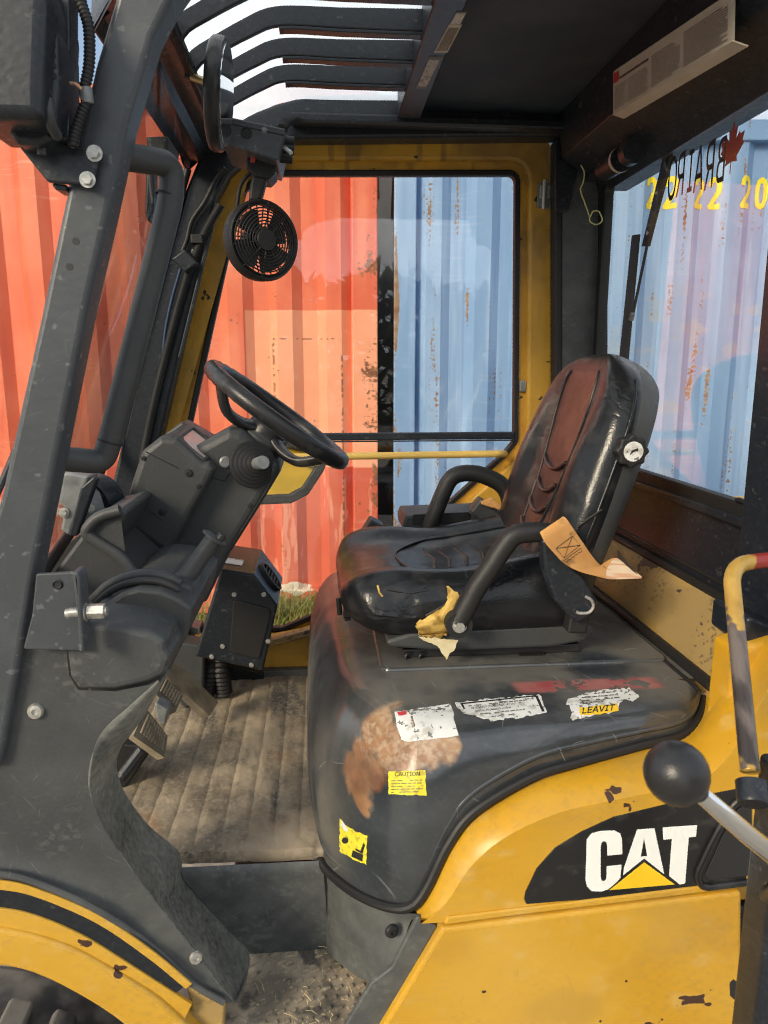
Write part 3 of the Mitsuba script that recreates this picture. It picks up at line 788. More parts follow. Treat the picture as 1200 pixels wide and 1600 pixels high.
fk('dash_cowl', pp([(262, 1000), (320, 1010), (318, 1078), (290, 1110), (250, 1060)], 1.70, 1.76, 0.006), 'grey_plastic')
fk('dash_cowl', pp([(60, 880), (130, 830), (200, 800), (215, 900), (300, 950), (290, 1060), (180, 1180), (60, 1180)], 1.76, 1.80, 0.003), 'rubber')
fk('column_gaiter', hose([at(148, 838, 1.30), at(165, 832, 1.34), at(185, 826, 1.40)], 0.014, 0.005), 'rubber')

# ---- parking brake lever with its slotted quadrant
fk('lever_slot', tube(bent([at(x, y, 1.045) for x, y in [(150, 944), (168, 926), (190, 914), (222, 906), (255, 909), (280, 922)]], 0.03), 0.0055, 10), 'ink', True)
fk('lever_slot__rim', tube(bent([at(x, y, 1.075) for x, y in [(146, 938), (166, 917), (190, 904), (222, 896), (258, 900), (282, 912)]], 0.03), 0.0085, 10), 'grey_plastic', True)
k = line_pts([at(272, 918, 1.11), at(290, 902, 1.115), at(310, 875, 1.12), at(334, 842, 1.125)], 26)
holder('forklift__brake_lever')
fk('brake_lever__handle', tube(k, np.interp(np.linspace(0, 1, 26), [0, 0.25, 0.6, 1], [0.017, 0.0155, 0.0135, 0.0135]), 18), 'grey_plastic')
d = at(334, 842, 1.125) - at(310, 875, 1.12)
fk('brake_lever__collar', lathe([(0, 0), (0.021, 0.0), (0.021, 0.003), (0.014, 0.006), (0, 0.006)], at(334, 842, 1.125), d), 'grey_plastic')
fk('brake_lever__button', lathe([(0.007, 0), (0.007, 0.012), (0.0055, 0.014), (0, 0.014)], at(340, 846, 1.118), d), 'dark_steel')
fk('brake_lever__boot', pp([(255, 925), (275, 908), (300, 918), (304, 930), (300, 948)], 1.07, 1.15, 0.008), 'grey_plastic', 40)

# ---- steering column
holder('forklift__steering_column')
fk('steering_column__cover', pp([(300, 700), (357, 668), (378, 672), (436, 726), (438, 738), (408, 788), (357, 869), (336, 912), (320, 945), (215, 945), (205, 880), (240, 820)], 1.375, 1.55, 0.018, 0.008), 'grey_plastic', 40)
fk('steering_column__instrument_housing', pp([(276, 684), (318, 722), (326, 722), (335, 734), (322, 762), (300, 800), (262, 868), (235, 850), (197, 822), (189, 806), (204, 755), (221, 705), (250, 682)], 1.335, 1.58, 0.012, 0.006), 'grey_plastic', 40, 'boxy instrument housing on the steering column')
fk('steering_column__instrument_housing', pp([(284, 659), (334, 688), (350, 700), (320, 724), (255, 680)], 1.50, 1.58, 0.005), 'grey_plastic')
bz = [at(268, 681, 1.345), at(320, 724, 1.345), at(338, 697, 1.47), at(294, 664, 1.49)]
fk('steering_column__instrument_housing', plate(bz, 0.02), 'grey_plastic')
nn = np.cross(bz[1] - bz[0], bz[3] - bz[0]); nn /= np.linalg.norm(nn); nn *= np.sign(nn[2])
ins = lambda u, v: (1 - v) * ((1 - u) * bz[0] + u * bz[1]) + v * ((1 - u) * bz[3] + u * bz[2]) + nn * 0.002
fk('steering_column__display', plate([ins(0.2, 0.08), ins(0.93, 0.08), ins(0.93, 0.88), ins(0.2, 0.88)], 0.0015), 'screen', False, 'dim display set in the instrument housing')
for e in ([ins(0.14, 0.03), ins(0.97, 0.03), ins(0.97, 0.94), ins(0.14, 0.94), ins(0.14, 0.03)],):
    fk('steering_column__bezel', tube(bent(e, 0.008), 0.004, 8), 'grey_plastic')
for e in ([(228, 706), (280, 732), (322, 757)], [(294, 742), (262, 800), (215, 872)], [(334, 733), (322, 744), (352, 752), (373, 712)]):
    fk('steering_column__seam', tube(bent([at(x, y, 1.3352 if x < 300 and y < 800 else 1.3745) for x, y in e], 0.004), 0.0011, 6), 'rubber')
for x, y, Y in ((295, 739, 1.334), (254, 800, 1.334)): screw('steering_column__screw', at(x, y, Y), (0, -1, 0), 0.0055)
for e in ([(200, 772), (252, 812), (268, 842)], [(436, 730), (410, 776), (362, 852)], [(240, 822), (300, 870), (336, 880)]):
    fk('steering_column__seam', tube(smooth_line([at(x, y, 1.3346 if x < 300 and y < 820 else 1.3742) for x, y in e], 8), 0.0008, 6), 'rubber')
for x, y, Y in ((224, 716, 1.334), (310, 760, 1.334), (390, 790, 1.374), (330, 895, 1.374)): screw('steering_column__screw', at(x, y, Y), (0, -1, 0), 0.0036)
fk('steering_column__key_switch', lathe([(0.011, 0), (0.011, 0.004), (0.008, 0.006), (0.004, 0.0055), (0, 0.0055)], at(352, 722, 1.374), (0.2, -1, 0.1), 20), 'grey_metal')
fk('steering_column__recess', tube(bent([at(x, y, 1.374) for x, y in [(250, 905), (258, 876), (296, 884)]], 0.012), 0.003, 8), 'rubber')
wb = at(322, 567, 1.45), at(543, 727, 1.45)
WC = (wb[0] + wb[1]) / 2; wd = (wb[1] - wb[0]); WR = np.linalg.norm(wd) / 2 - 0.017; wd /= np.linalg.norm(wd)
WN = np.array([-wd[2], 0, wd[0]]); WN *= np.sign(WN[2])
boot = WC - WN * 0.075 + wd * 0.0
fk('steering_column__collar', lathe([(0.058, -0.02), (0.060, 0.0), (0.056, 0.006), (0.050, 0.008), (0.050, 0.022), (0.040, 0.03), (0.030, 0.06)], boot, WN, 32), 'grey_plastic', 40)
holder('forklift__steering_wheel')
ang = np.linspace(0, 2 * math.pi, 97)[:-1]
Yv = np.array([0, 1.0, 0])
rimrow = []
for a in ang:
    rad = math.cos(a) * wd + math.sin(a) * Yv
    rr = 0.0158 * (1 + 0.05 * math.cos(30 * a) * (0.5 + 0.5 * math.cos(2 * a)))
    rimrow.append([WC + rad * WR + rr * (math.cos(b) * rad + math.sin(b) * WN) for b in np.linspace(0, 2 * math.pi, 19)[:-1]])
rimrow.append(rimrow[0])
fk('steering_wheel__rim', loft(rimrow, True), 'wheel_rubber', True)
for a in (math.radians(-35), math.radians(100), math.radians(215)):
    rad = math.cos(a) * wd + math.sin(a) * Yv
    s = smooth_line([WC - WN * 0.042 + rad * 0.025, WC - WN * 0.050 + rad * 0.06, WC - WN * 0.044 + rad * 0.10, WC - WN * 0.012 + rad * (WR - 0.012), WC + rad * WR], 8)
    fk('steering_wheel__spoke', tube(s, np.linspace(0.021, 0.014, len(s)), 14, 0.55, np.cross(WN, rad)), 'wheel_rubber', 50)
fk('steering_wheel__hub', lathe([(0, -0.075), (0.036, -0.075), (0.042, -0.05), (0.038, -0.030), (0.02, -0.024), (0, -0.024)], WC, WN, 28), 'wheel_rubber', 40)
holder('forklift__turn_switch')
ts = at(394, 726, 1.372); ta = np.array([0.42, -0.9, 0.18])
for i in range(5):
    fk('turn_switch__bellows', lathe([(0.044 - i * 0.0065, 0), (0.044 - i * 0.0065, 0.004), (0.040 - i * 0.0065, 0.0065), (0.028 - i * 0.0055, 0.0068)], ts + ta * 0.005 * i, ta, 32), 'rubber', 40)
fk('turn_switch__knob', lathe([(0.011, 0), (0.0125, 0.03), (0.0115, 0.033), (0, 0.033)], ts + ta * 0.026, ta, 24), 'grey_metal', 40)

# ---- pedals
holder('forklift__accelerator')
ap = [at(262, 1040, 1.52), at(287, 1046, 1.58), at(336, 1104, 1.60), at(322, 1122, 1.53)]
fk('accelerator__plank', plate([at(264, 1036, 1.60), at(332, 1102, 1.66), at(318, 1124, 1.575), at(246, 1058, 1.515)], 0.016), 'dusty_pedal')
q = [at(264, 1036, 1.60), at(332, 1102, 1.66), at(318, 1124, 1.575), at(246, 1058, 1.515)]; nq = np.cross(q[1] - q[0], q[3] - q[0]); nq /= np.linalg.norm(nq); nq *= np.sign(nq[2])
for t in np.linspace(0.15, 0.85, 8):
    e0, e1 = q[0] * (1 - t) + q[3] * t, q[1] * (1 - t) + q[2] * t
    fk('accelerator__rib', tube([e0 * 0.42 + e1 * 0.58 + nq * 0.0015, e0 * 0.1 + e1 * 0.9 + nq * 0.0015], 0.0022, 6), 'dusty_pedal')
fk('accelerator__pivot', box(at_z(300, 1124, FZ), at_z(325, 1120, FZ) + [0.012, 0.02, 0.014], 0.002), 'dusty_yellow')
def pedal(name, q, arm, ribs):
    holder('forklift__' + name)
    q = [np.asarray(x) for x in q]; n = np.cross(q[1] - q[0], q[3] - q[0]); n /= np.linalg.norm(n); n *= np.sign(n @ np.array([0.3, -0.5, 0.8]))
    c = sum(q) / 4; loc = [(1 - 0.0) * x for x in q]
    fk(name + '__pad', plate(q, 0.016 * np.sign(np.cross(q[1] - q[0], q[3] - q[0]) @ n)), 'dusty_pedal')
    for t in np.linspace(0.14, 0.86, ribs):
        e0, e1 = q[0] * (1 - t) + q[1] * t, q[3] * (1 - t) + q[2] * t
        fk(name + '__rib', tube([e0 * 0.9 + e1 * 0.1 + n * 0.0015, e0 * 0.2 + e1 * 0.8 + n * 0.0015], 0.0024, 6), 'dusty_pedal')
    fk(name + '__arm', tube([c - n * 0.012, *arm], 0.012, 10), 'black_paint')
pedal('brake_pedal', [at(256, 1056, 1.44), at(286, 1087, 1.46), at(274, 1113, 1.40), at(242, 1083, 1.38)], [at(240, 1070, 1.5), at(215, 1030, 1.55)], 7)
pedal('inching_pedal', [at(228, 1106, 1.31), at(262, 1150, 1.34), at(257, 1184, 1.29), at(208, 1150, 1.26)], [at(225, 1168, 1.34), at(190, 1215, 1.33)], 9)
fk('inching_pedal__bracket', pp([(240, 1095), (262, 1110), (258, 1135), (245, 1125)], 1.36, 1.40, 0.004), 'grey_metal')
fk('floor_support', pp([(170, 1160), (215, 1165), (232, 1180), (190, 1240), (165, 1240)], 1.36, 1.44, 0.004), 'rubber')

# ---- heater box and hoses
holder('forklift__heater')
fk('heater__case', pp([(345, 889), (397, 897), (434, 946), (411, 1049), (304, 1026)], 1.66, 1.90, 0.006, 0.004), 'black_paint', 30, 'black angular heater box in the far footwell')
fk('heater__lid', pp([(364, 938), (372, 938), (421, 952), (423, 960), (405, 1030), (359, 1020)], 1.655, 1.662, 0.002, 0.006), 'rubber')
for x, y in ((366, 929), (348, 1010), (331, 1026), (393, 1039), (412, 929), (419, 1002)): screw('heater__screw', at(x, y, 1.659), (0, -1, 0), 0.005, 'zinc')
va, vb = at(397, 897, 1.66), at(434, 946, 1.66); vn = np.cross(vb - va, [0, 1, 0]); vn /= np.linalg.norm(vn); vn *= np.sign(vn[0])
vc = (va + vb) / 2 + [0, 0.10, 0]
fk('heater__vent', lathe([(0.040, 0), (0.040, 0.010), (0.034, 0.011), (0.033, 0.004), (0.0, 0.003)], vc, vn, 28), 'rubber', 30)
for i in (-2, -1, 0, 1, 2):
    e = (vb - va) / np.linalg.norm(vb - va); w = math.sqrt(0.033 ** 2 - (i * 0.011) ** 2)
    fk('heater__vent_slat', tube([vc + vn * 0.008 + e * i * 0.011 - np.array([0, w, 0]), vc + vn * 0.008 + e * i * 0.011 + np.array([0, w, 0])], 0.0022, 6), 'rubber')
tl = at(397, 897, 1.66), at(345, 889, 1.66); s = tl[1] - tl[0]; s /= np.linalg.norm(s)
lc = tl[0] * 0.3 + tl[1] * 0.7 + np.array([0, 0.05, 0.0])
nl = np.array([-s[2], 0, s[0]]); nl *= np.sign(nl[2])
fk('heater__sticker', plate([lc - s * 0.02 + nl * 0.001, lc + s * 0.03 + nl * 0.001, lc + s * 0.03 + nl * 0.001 + [0, 0.05, 0], lc - s * 0.02 + nl * 0.001 + [0, 0.05, 0]], 0.0006), 'label_white', False, 'small white sticker on top of the heater')
for x0, x1 in ((328, 322), (345, 350)):
    fk('heater_hose', hose([at(x0, 1028, 1.74), at(x0 + 1, 1050, 1.74), at(x1, 1084, 1.76)], 0.020, 0.012, 0.10), 'rubber')
holder('forklift__heater_bracket')
fk('heater_bracket__plate', pp([(335, 1035), (412, 1052), (412, 1068), (345, 1068)], 1.86, 1.88, 0.002), 'black_paint')
fk('heater_bracket__foot', pp([(288, 978), (312, 982), (312, 992), (290, 990)], 1.78, 1.84, 0.002), 'grey_metal')

# ---- far side of the body
fk('far_sill', pp([(300, 1000), (428, 1000), (470, 992), (505, 980), (505, 1052), (300, 1062)], 1.90, 1.96, 0.006), 'yellow_frame')
fk('far_sill__ledge', pp([(300, 1000), (428, 1000), (505, 978), (505, 990), (428, 1010), (300, 1010)], 1.868, 1.899, 0.004), 'dusty_yellow')
fk('far_sill__rail', pp([(300, 1052), (505, 1046), (505, 1060), (300, 1068)], 1.872, 1.899, 0.002), 'kick_plastic')

# ---- far door
opening = [(412, 268), (811, 268), (808, 690), (790, 712), (690, 801), (560, 915), (500, 962), (440, 987), (300, 985), (262, 880), (289, 690), (374, 300)]
outer = [(440, 216), (862, 216), (866, 640), (866, 770), (700, 905), (560, 1020), (440, 1040), (230, 1040), (212, 900), (254, 670), (338, 310), (385, 232)]
DY = 1.955
po, pi = clean(xz(outer, DY), 0.02), clean(xz(opening, DY), 0.022)
holder('forklift__far_door')
tube_ring = po.difference(pi.buffer(0.027))
fk('far_door__frame', prism(max(getattr(tube_ring, 'geoms', [tube_ring]), key=lambda q: q.area), DY, DY + 0.045, 0.008, 0), 'yellow_frame')
fl = pi.buffer(0.032).difference(pi.buffer(0.004))
fk('far_door__inner_flange', prism(fl, DY + 0.022, DY + 0.034, 0.002, 0), 'yellow_frame')
fk('far_door__gasket', prism(pi.buffer(0.008).difference(pi.buffer(-0.006)), DY + 0.014, DY + 0.036, 0.003, 0), 'rubber')
V, F = flat2d(pi.buffer(0.002))
fk('far_door__pane', trimesh.Trimesh(np.stack([V[:, 0], np.full(len(V), DY + 0.027), V[:, 1]], 1), F, process=False), 'glass', False)
bar0, bar1 = at(340, 690, DY), at(806, 681, DY)
fk('far_door__belt_bar', box((bar0[0], DY + 0.010, bar1[2] - 0.010), (bar1[0], DY + 0.022, bar1[2] + 0.010), 0.003), 'black_paint')
fk('far_door__belt_bar', box((bar0[0], DY + 0.004, bar1[2] - 0.014), (bar1[0], DY + 0.010, bar1[2] - 0.0105), 0.001), 'dark_steel')
br = line_pts([at(350, 716, 1.90), at(560, 713, 1.90), at(784, 709, 1.90)], 30)
fk('far_door__pull_bar', tube(bent([at(350, 716, 1.955), at(350, 716, 1.90), at(784, 709, 1.90), at(788, 709, 1.955)], 0.02), 0.0095, 14), 'chipped_bar', 40, 'thin yellow bar across the far door, paint chipped black')
holder('forklift__far_door_hinge')
hx = at(849, 306, DY)
fk('far_door_hinge__leaf', box(hx + [-0.017, -0.006, -0.030], hx + [0.017, -0.0005, 0.030], 0.002), 'grey_metal')
fk('far_door_hinge__leaf', box(hx + [-0.012, -0.010, -0.008], hx + [0.016, -0.0062, 0.024], 0.002), 'zinc')
fk('far_door_hinge__pin', tube([hx + [0.0, -0.009, -0.034], hx + [0.0, -0.009, 0.036]], 0.006, 12), 'zinc')
hx = at(815, 604, DY + 0.02)
fk('far_door_latch', box(hx + [-0.008, -0.012, -0.014], hx + [0.01, -0.001, 0.016], 0.003), 'grey_metal')

# wing mirror outside the far pane, its yellow reflection painted flat, black rubber rim
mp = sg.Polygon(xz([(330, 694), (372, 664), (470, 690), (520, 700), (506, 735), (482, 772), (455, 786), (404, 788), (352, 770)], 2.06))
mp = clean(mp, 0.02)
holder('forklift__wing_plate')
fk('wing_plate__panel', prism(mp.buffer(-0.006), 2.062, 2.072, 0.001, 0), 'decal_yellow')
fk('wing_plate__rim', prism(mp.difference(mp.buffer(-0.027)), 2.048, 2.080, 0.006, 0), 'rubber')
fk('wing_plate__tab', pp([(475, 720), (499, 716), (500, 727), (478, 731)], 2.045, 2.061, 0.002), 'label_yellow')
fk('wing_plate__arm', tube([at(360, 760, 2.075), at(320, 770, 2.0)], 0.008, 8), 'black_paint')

# ---- overhead guard: near front leg with side rail, far leg with side rail, headers, bars, roof
def P9(x, y, Y=0.93): return tuple(at(x, y, Y)[[0, 2]])


near_leg = [P9(-75, 1200), P9(-75, 1010), P9(0, 780), P9(62, 500), P9(104, 298), P9(148, 104), P9(179, 0), (-0.205, 1.93), (-0.155, 2.02), (-0.06, 2.08), (0.08, 2.095), (0.79, 2.095), (0.79, 2.025), (0.10, 2.025), (0.0, 2.005), (-0.075, 1.955), (-0.120, 1.90), P9(267, 0),
            P9(240, 54), P9(200, 190), P9(168, 340), P9(138, 470), P9(112, 600), P9(84, 740), P9(52, 900), P9(26, 1060), P9(0, 1200)]
nl = prism(near_leg, 0.93, 0.980, 0.007, 0.012)
def cyl(o, axis, r, h): u, v, w = frame_of(axis); return place(trimesh.creation.cylinder(r, h, sections=24), u, v, w, o)
fk('front_leg', nl, 'pillar_paint', 32, 'slanted dark grey front leg of the overhead guard, nearest the camera')
for x, y in ((119, 377), (109, 417)): fk('front_leg__bolt_hole', cyl(at(x, y, 0.9305), (0, 1, 0), 0.0042, 0.002), 'ink')
far_leg = [P9(180, 745, 1.9), P9(223, 560, 1.9), P9(291, 300, 1.9), P9(312, 250, 1.9), P9(345, 208, 1.9), P9(387, 183, 1.9), P9(433, 165, 1.9), P9(483, 152, 1.9), P9(592, 149, 1.9), (0.79, 2.095), (0.79, 2.005), P9(865, 216, 1.9), P9(460, 220, 1.9), P9(395, 240, 1.9), P9(360, 272, 1.9),
           P9(340, 310, 1.9), P9(281, 560, 1.9), P9(254, 680, 1.9), P9(200, 900, 1.9), P9(140, 900, 1.9)]
fk('front_leg', prism(far_leg, 1.885, 1.945, 0.008, 0.006), 'black_paint', 32, 'black front leg of the overhead guard on the far side, with wiring')
fk('side_liner', box((at(455, 190, 1.86)[0], 1.845, 2.008), (0.60, 1.884, 2.032), 0.006), 'black_paint')
hdr = [(-0.300, 1.905), (-0.289, 1.930), (-0.262, 1.932), (-0.250, 1.948), (-0.222, 1.948), (-0.204, 1.963), (-0.214, 1.988), (-0.298, 1.965), (-0.304, 1.915)]
fk('front_header', prism(hdr, 1.15, 1.90, 0.003, 0.002), 'black_paint')
hc = np.array(hdr); hn = hc * 0.75 + np.array([-0.165, 1.925]) * 0.25 + [0.055, -0.005]
fk('front_header', sheet(np.array([[(x, 1.152, z) for x, z in hc], [(x, 0.98, z) for x, z in hn]]), 0.004, closed=True), 'black_paint')
fk('front_header__rail', tube([np.array([-0.212, 1.15, 1.955]), np.array([-0.212, 1.89, 1.955])], 0.008, 10), 'black_paint')
# grille bars: flat bars on edge, curving down at the front, each with a flange below
bar_px = [(640, 62), (520, 57), (440, 54), (395, 70), (340, 99), (318, 113), (309, 128)]
prof = [at(x, y, 1.457) for x, y in bar_px]
low = np.array([[p[0], p[2]] for p in prof]); low[0] = (0.215, 2.033); low[1] = (0.05, 2.033)
low = line_pts(low[::-1], 40)
tn = np.gradient(low, axis=0); tn /= np.linalg.norm(tn, axis=1, keepdims=True); nb = np.stack([-tn[:, 1], tn[:, 0]], 1)
high = low + nb * np.interp(np.linspace(0, 1, 40), [0, 0.3, 1], [0.026, 0.030, 0.037])[:, None]
for y in (1.036, 1.166, 1.294, 1.421, 1.547, 1.672):
    b = holder(unique_bar := unique('forklift__grille_bar'))
    scene[b] = mikit.ply(prism(sg.Polygon(np.vstack([low, high[::-1]])), y, y + 0.010, 0.002, 0, step=0.05), 'black_paint', smooth=32)
    add(b + '__flange', prism(sg.Polygon(np.vstack([low[15:] - nb[15:] * 0.006, low[15:][::-1] - nb[15:][::-1] * 0.0005])), y, y + 0.021, 0.001, 0, step=0.05), 'black_paint')
fk('cross_member', box((0.192, 0.99, 2.020), (0.245, 1.84, 2.085), 0.004), 'black_paint')
for px, col in (([(678, 82), (702, 38), (722, 38), (699, 82)], 'label_grey'), ([(649, 138), (671, 88), (692, 88), (666, 138)], 'ink_grey'), ([(702, 38), (713, 18), (730, 18), (720, 38)], 'ink_grey')):
    q = [at_z(x, y, 2.0195) for x, y in px]
    kk = fk('cross_member__label', plate(q[::-1], -0.0004), col, False, {'label_grey': 'pale worn label under the roof cross member'}.get(col))
    for t in np.linspace(0.15, 0.85, 6):
        e0, e1 = q[0] * (1 - t) + q[3] * t, q[1] * (1 - t) + q[2] * t
        fk('cross_member__label_line', tube([e0 * 0.92 + e1 * 0.08 - [0, 0, 0.0006], e0 * 0.1 + e1 * 0.9 - [0, 0, 0.0006]], 0.0009, 4), 'ink' if col == 'label_grey' else 'label_white', False)
top = [[np.array([p[0], y, p[1]]) for p in high + nb * 0.004] for y in np.linspace(0.99, 1.90, 4)]
fk('roof_window', loft(top), 'dusty_sheet', True, 'milky plastic sheet over the roof bars')
fk('roof_panel', box((0.246, 0.986, 2.052), (0.79, 1.884, 2.09), 0.004), 'roof_liner')
rear_hdr = [(0.585, 2.051), (0.600, 1.955), (0.64, 1.93), (0.718, 1.882), (0.77, 1.882), (0.77, 2.05)]
fk('rear_header', prism(rear_hdr, 0.986, 1.884, 0.004, 0.004), 'black_paint')
# white operating label on the rear header
def on_hdr(px, py): return at_x(px, py, 0.5975)
lab = [at_x(958, 178, 0.596), at_x(1145, 62, 0.596), at_x(1146, -15, 0.589), at_x(958, 112, 0.589)]
holder('forklift__roof_label')
fk('roof_label__plate', plate(lab, 0.003), 'label_grey', False, 'long pale notice with columns of fine print under the roof')
fk('roof_label__plate', plate([lab[0], lab[0] + [0.022, -0.004, -0.008], lab[1] + [0.022, -0.004, -0.008], lab[1]], -0.002), 'label_grey', False)
def lp(u, v): return (lab[0] * (1 - u) + lab[1] * u) * (1 - v) + (lab[3] * (1 - u) + lab[2] * u) * v + np.array([-0.0012, 0, 0])
lr = np.random.default_rng(31)
for c0, c1, v1 in ((0.02, 0.15, 0.60), (0.17, 0.37, 0.62), (0.40, 0.64, 0.74), (0.67, 0.97, 0.80)):
    n = int(v1 / 0.052)
    for i in range(n):
        v = 0.07 + i * 0.052; e = c1 - lr.uniform(0, 0.25) * (c1 - c0) * (lr.uniform() < 0.4)
        fk('roof_label__print', tube([lp(c0, v), lp(e, v)], 0.0008, 4), 'ink_grey', False)
fk('roof_label__mark', plate([lp(0.012, 0.70), lp(0.07, 0.70), lp(0.07, 0.93), lp(0.012, 0.93)], -0.0004), 'label_red', False)
ud = lp(1, 0.8) - lp(0, 0.8); ud /= np.linalg.norm(ud); vd = lab[3] - lab[0]; vd = vd - ud * (vd @ ud); vd /= np.linalg.norm(vd)
for a, b in ((0.085, 0.13), (0.137, 0.19), (0.197, 0.225), (0.232, 0.29), (0.297, 0.37)): fk('roof_label__heading', tube([lp(a, 0.74), lp(b, 0.74)], 0.0022, 4), 'ink', False)
# ---- rear wall and window
RX = 0.72
fk('rear_corner', pp([(868, 218), (950, 218), (950, 900), (868, 900)], 1.905, 1.95, 0.003), 'rubber', 32, 'flat dark corner panel between the far door and the rear window')
fk('rear_corner__lining', pp([(879, 225), (915, 222), (934, 300), (936, 640), (879, 640)], 1.900, 1.904, 0.001), 'kick_plastic')
fk('rear_corner__gusset', pp([(868, 214), (960, 214), (930, 246), (905, 262), (890, 330), (868, 334)], 1.895, 1.904, 0.002, 0.01), 'black_paint')
fk('rear_leg', box((0.685, 0.955, 0.95), (0.76, 1.128, 2.02), 0.008), 'black_paint', 32, 'black rear leg of the overhead guard at the right edge')
win = clean([(1.142, 1.222), (1.874, 1.222), (1.874, 1.90), (1.142, 1.90)], 0.03)
holder('forklift__rear_window')
fk('rear_window__gasket', prism_x(win.buffer(0.022).difference(win.buffer(-0.006)), RX - 0.012, RX + 0.012, 0.004, 0), 'rubber')
V, F = flat2d(win)
fk('rear_window__pane', trimesh.Trimesh(np.stack([np.full(len(V), RX + 0.002), V[:, 0], V[:, 1]], 1), F, process=False), 'glass', False)
fk('rear_panel', prism_x([(1.129, 1.035), (1.90, 1.035), (1.90, 1.199), (1.129, 1.199)], RX - 0.004, RX + 0.03, 0.004), 'black_paint')
fk('rear_panel__ledge', box((RX - 0.020, 1.13, 1.188), (RX - 0.005, 1.90, 1.205), 0.004), 'black_paint')
fk('rear_panel__seal', tube([np.array([RX - 0.010, 1.13, 1.050]), np.array([RX - 0.010, 1.90, 1.050])], 0.009, 10), 'rubber')
fk('rear_panel__seal', tube([np.array([RX - 0.004, 1.13, 1.072]), np.array([RX - 0.004, 1.90, 1.072])], 0.004, 8), 'rubber')
o = at_x(1164, 786, 0.71)
tr = [o + 0.020 * math.cos(a) * Yv + 0.011 * math.sin(a) * np.array([-0.75, 0, 0.45]) for a in np.linspace(0, 2 * math.pi, 25)]
fk('rear_panel__ring', tube(tr, 0.004, 8), 'rubber')
# decals on the outside of the rear pane, seen from behind
fk('rear_window__leaf', trimesh.Trimesh(*(lambda L: (np.stack([np.full(len(L[0]), RX + 0.004), L[0][:, 0], L[0][:, 1]], 1), L[1]))(flat2d(affinity.translate(affinity.scale(sg.Polygon(
    [(0, 1), (-0.16, 0.66), (-0.36, 0.76), (-0.28, 0.30), (-0.52, 0.52), (-0.6, 0.38), (-0.92, 0.42), (-0.80, 0.12), (-0.95, 0.02), (-0.42, -0.36), (-0.5, -0.55), (-0.04, -0.48), (-0.04, -0.9), (0.04, -0.9), (0.04, -0.48),
     (0.5, -0.55), (0.42, -0.36), (0.95, 0.02), (0.80, 0.12), (0.92, 0.42), (0.6, 0.38), (0.52, 0.52), (0.28, 0.30), (0.36, 0.76), (0.16, 0.66)]), 0.040, 0.046, origin=(0, 0)), at_x(1144, 232, RX + 0.004)[1], at_x(1144, 232, RX + 0.004)[2])))), 'decal_red', False, 'red leaf decal on the rear pane')
for ch, px, y0, y1 in (('B', 1125, 285, 217), ('R', 1107, 295, 222), ('A', 1090, 298, 230), ('I', 1077, 300, 236), ('R', 1062, 306, 240), ('O', 1049, 312, 247)):
    b, t = at_x(px, y0, RX + 0.004), at_x(px, y1, RX + 0.004)
    m = meshkit.text_mesh(ch, t[2] - b[2], 0.0005); w = m.vertices[:, 0].max()
    m.apply_scale([0.50, 1, 1])
    fk('rear_window__letter', place(m, Yv, [0, 0, 1.0], [1.0, 0, 0], [RX + 0.004, b[1] - w * 0.25, b[2]]), 'ink', False)
# wiper
holder('forklift__rear_wiper')
fk('rear_wiper__motor', cat(box(at_x(985, 215, 0.66), at_x(950, 275, 0.70) + [0, 0.06, 0], 0.006), cyl(np.array([0.66, 1.70, 1.895]), (0, 1, 0.05), 0.024, 0.10), cyl(np.array([0.66, 1.60, 1.895]), (0, 1, 0.05), 0.026, 0.03)), 'black_paint', 35)
fk('rear_wiper__clamp', lathe([(0.026, 0), (0.0265, 0.004), (0.026, 0.012)], np.array([0.66, 1.665, 1.895]), (0, -1, 0)), 'label_grey')
fk('rear_wiper__arm', plate([at_x(1046, 228, 0.742), at_x(1058, 224, 0.742), at_x(1016, 385, 0.742), at_x(1008, 385, 0.742)], 0.008), 'black_paint')
fk('rear_wiper__arm', tube([at_x(1011, 385, 0.742), at_x(988, 497, 0.740)], 0.0035, 8), 'dark_steel')
fk('rear_wiper__blade', plate([at_x(991, 368, 0.735), at_x(1001, 366, 0.735), at_x(980, 590, 0.735), at_x(968, 590, 0.735)], 0.006), 'rubber')
fk('rear_wiper__blade', tube([at_x(986, 500, 0.728), at_x(989, 490, 0.728)], 0.006, 8), 'grey_metal')
fk('rear_wiper__housing', box(at_x(990, 292, 0.78), at_x(1046, 250, 0.76), 0.006), 'black_paint')
for x, y in ((1044, 232), (1026, 301), (1012, 364)): fk('rear_wiper__rivet', lathe([(0.005, 0), (0.004, 0.002), (0, 0.003)], at_x(x, y, 0.7335), (-1, 0, 0), 14), 'zinc')
# ---- rear deck and counterweight
deck = [[np.array([RX - 0.002, y, 1.046]), np.array([RX - 0.025, y, 1.020]), np.array([0.668, y, 0.955]), np.array([0.662, y, 0.935]), np.array([0.662, y, 0.90])] for y in np.linspace(1.0, 1.90, 20)]
fk('rear_deck', sheet(np.array(deck), 0.01), 'dusty_yellow', 40, 'dusty scratched yellow deck behind the seat')
fk('counterweight', prism([(0.80, 0.40), (1.45, 0.40), (1.45, 0.95), (1.40, 1.02), (0.80, 1.02)], 0.96, 1.92, 0.03, 0.02), 'yellow_paint')
fk('counterweight', prism([(0.82, 1.0), (1.15, 1.0), (1.15, 1.14), (1.12, 1.176), (0.82, 1.176)], 1.00, 1.55, 0.03, 0.02), 'yellow_paint')

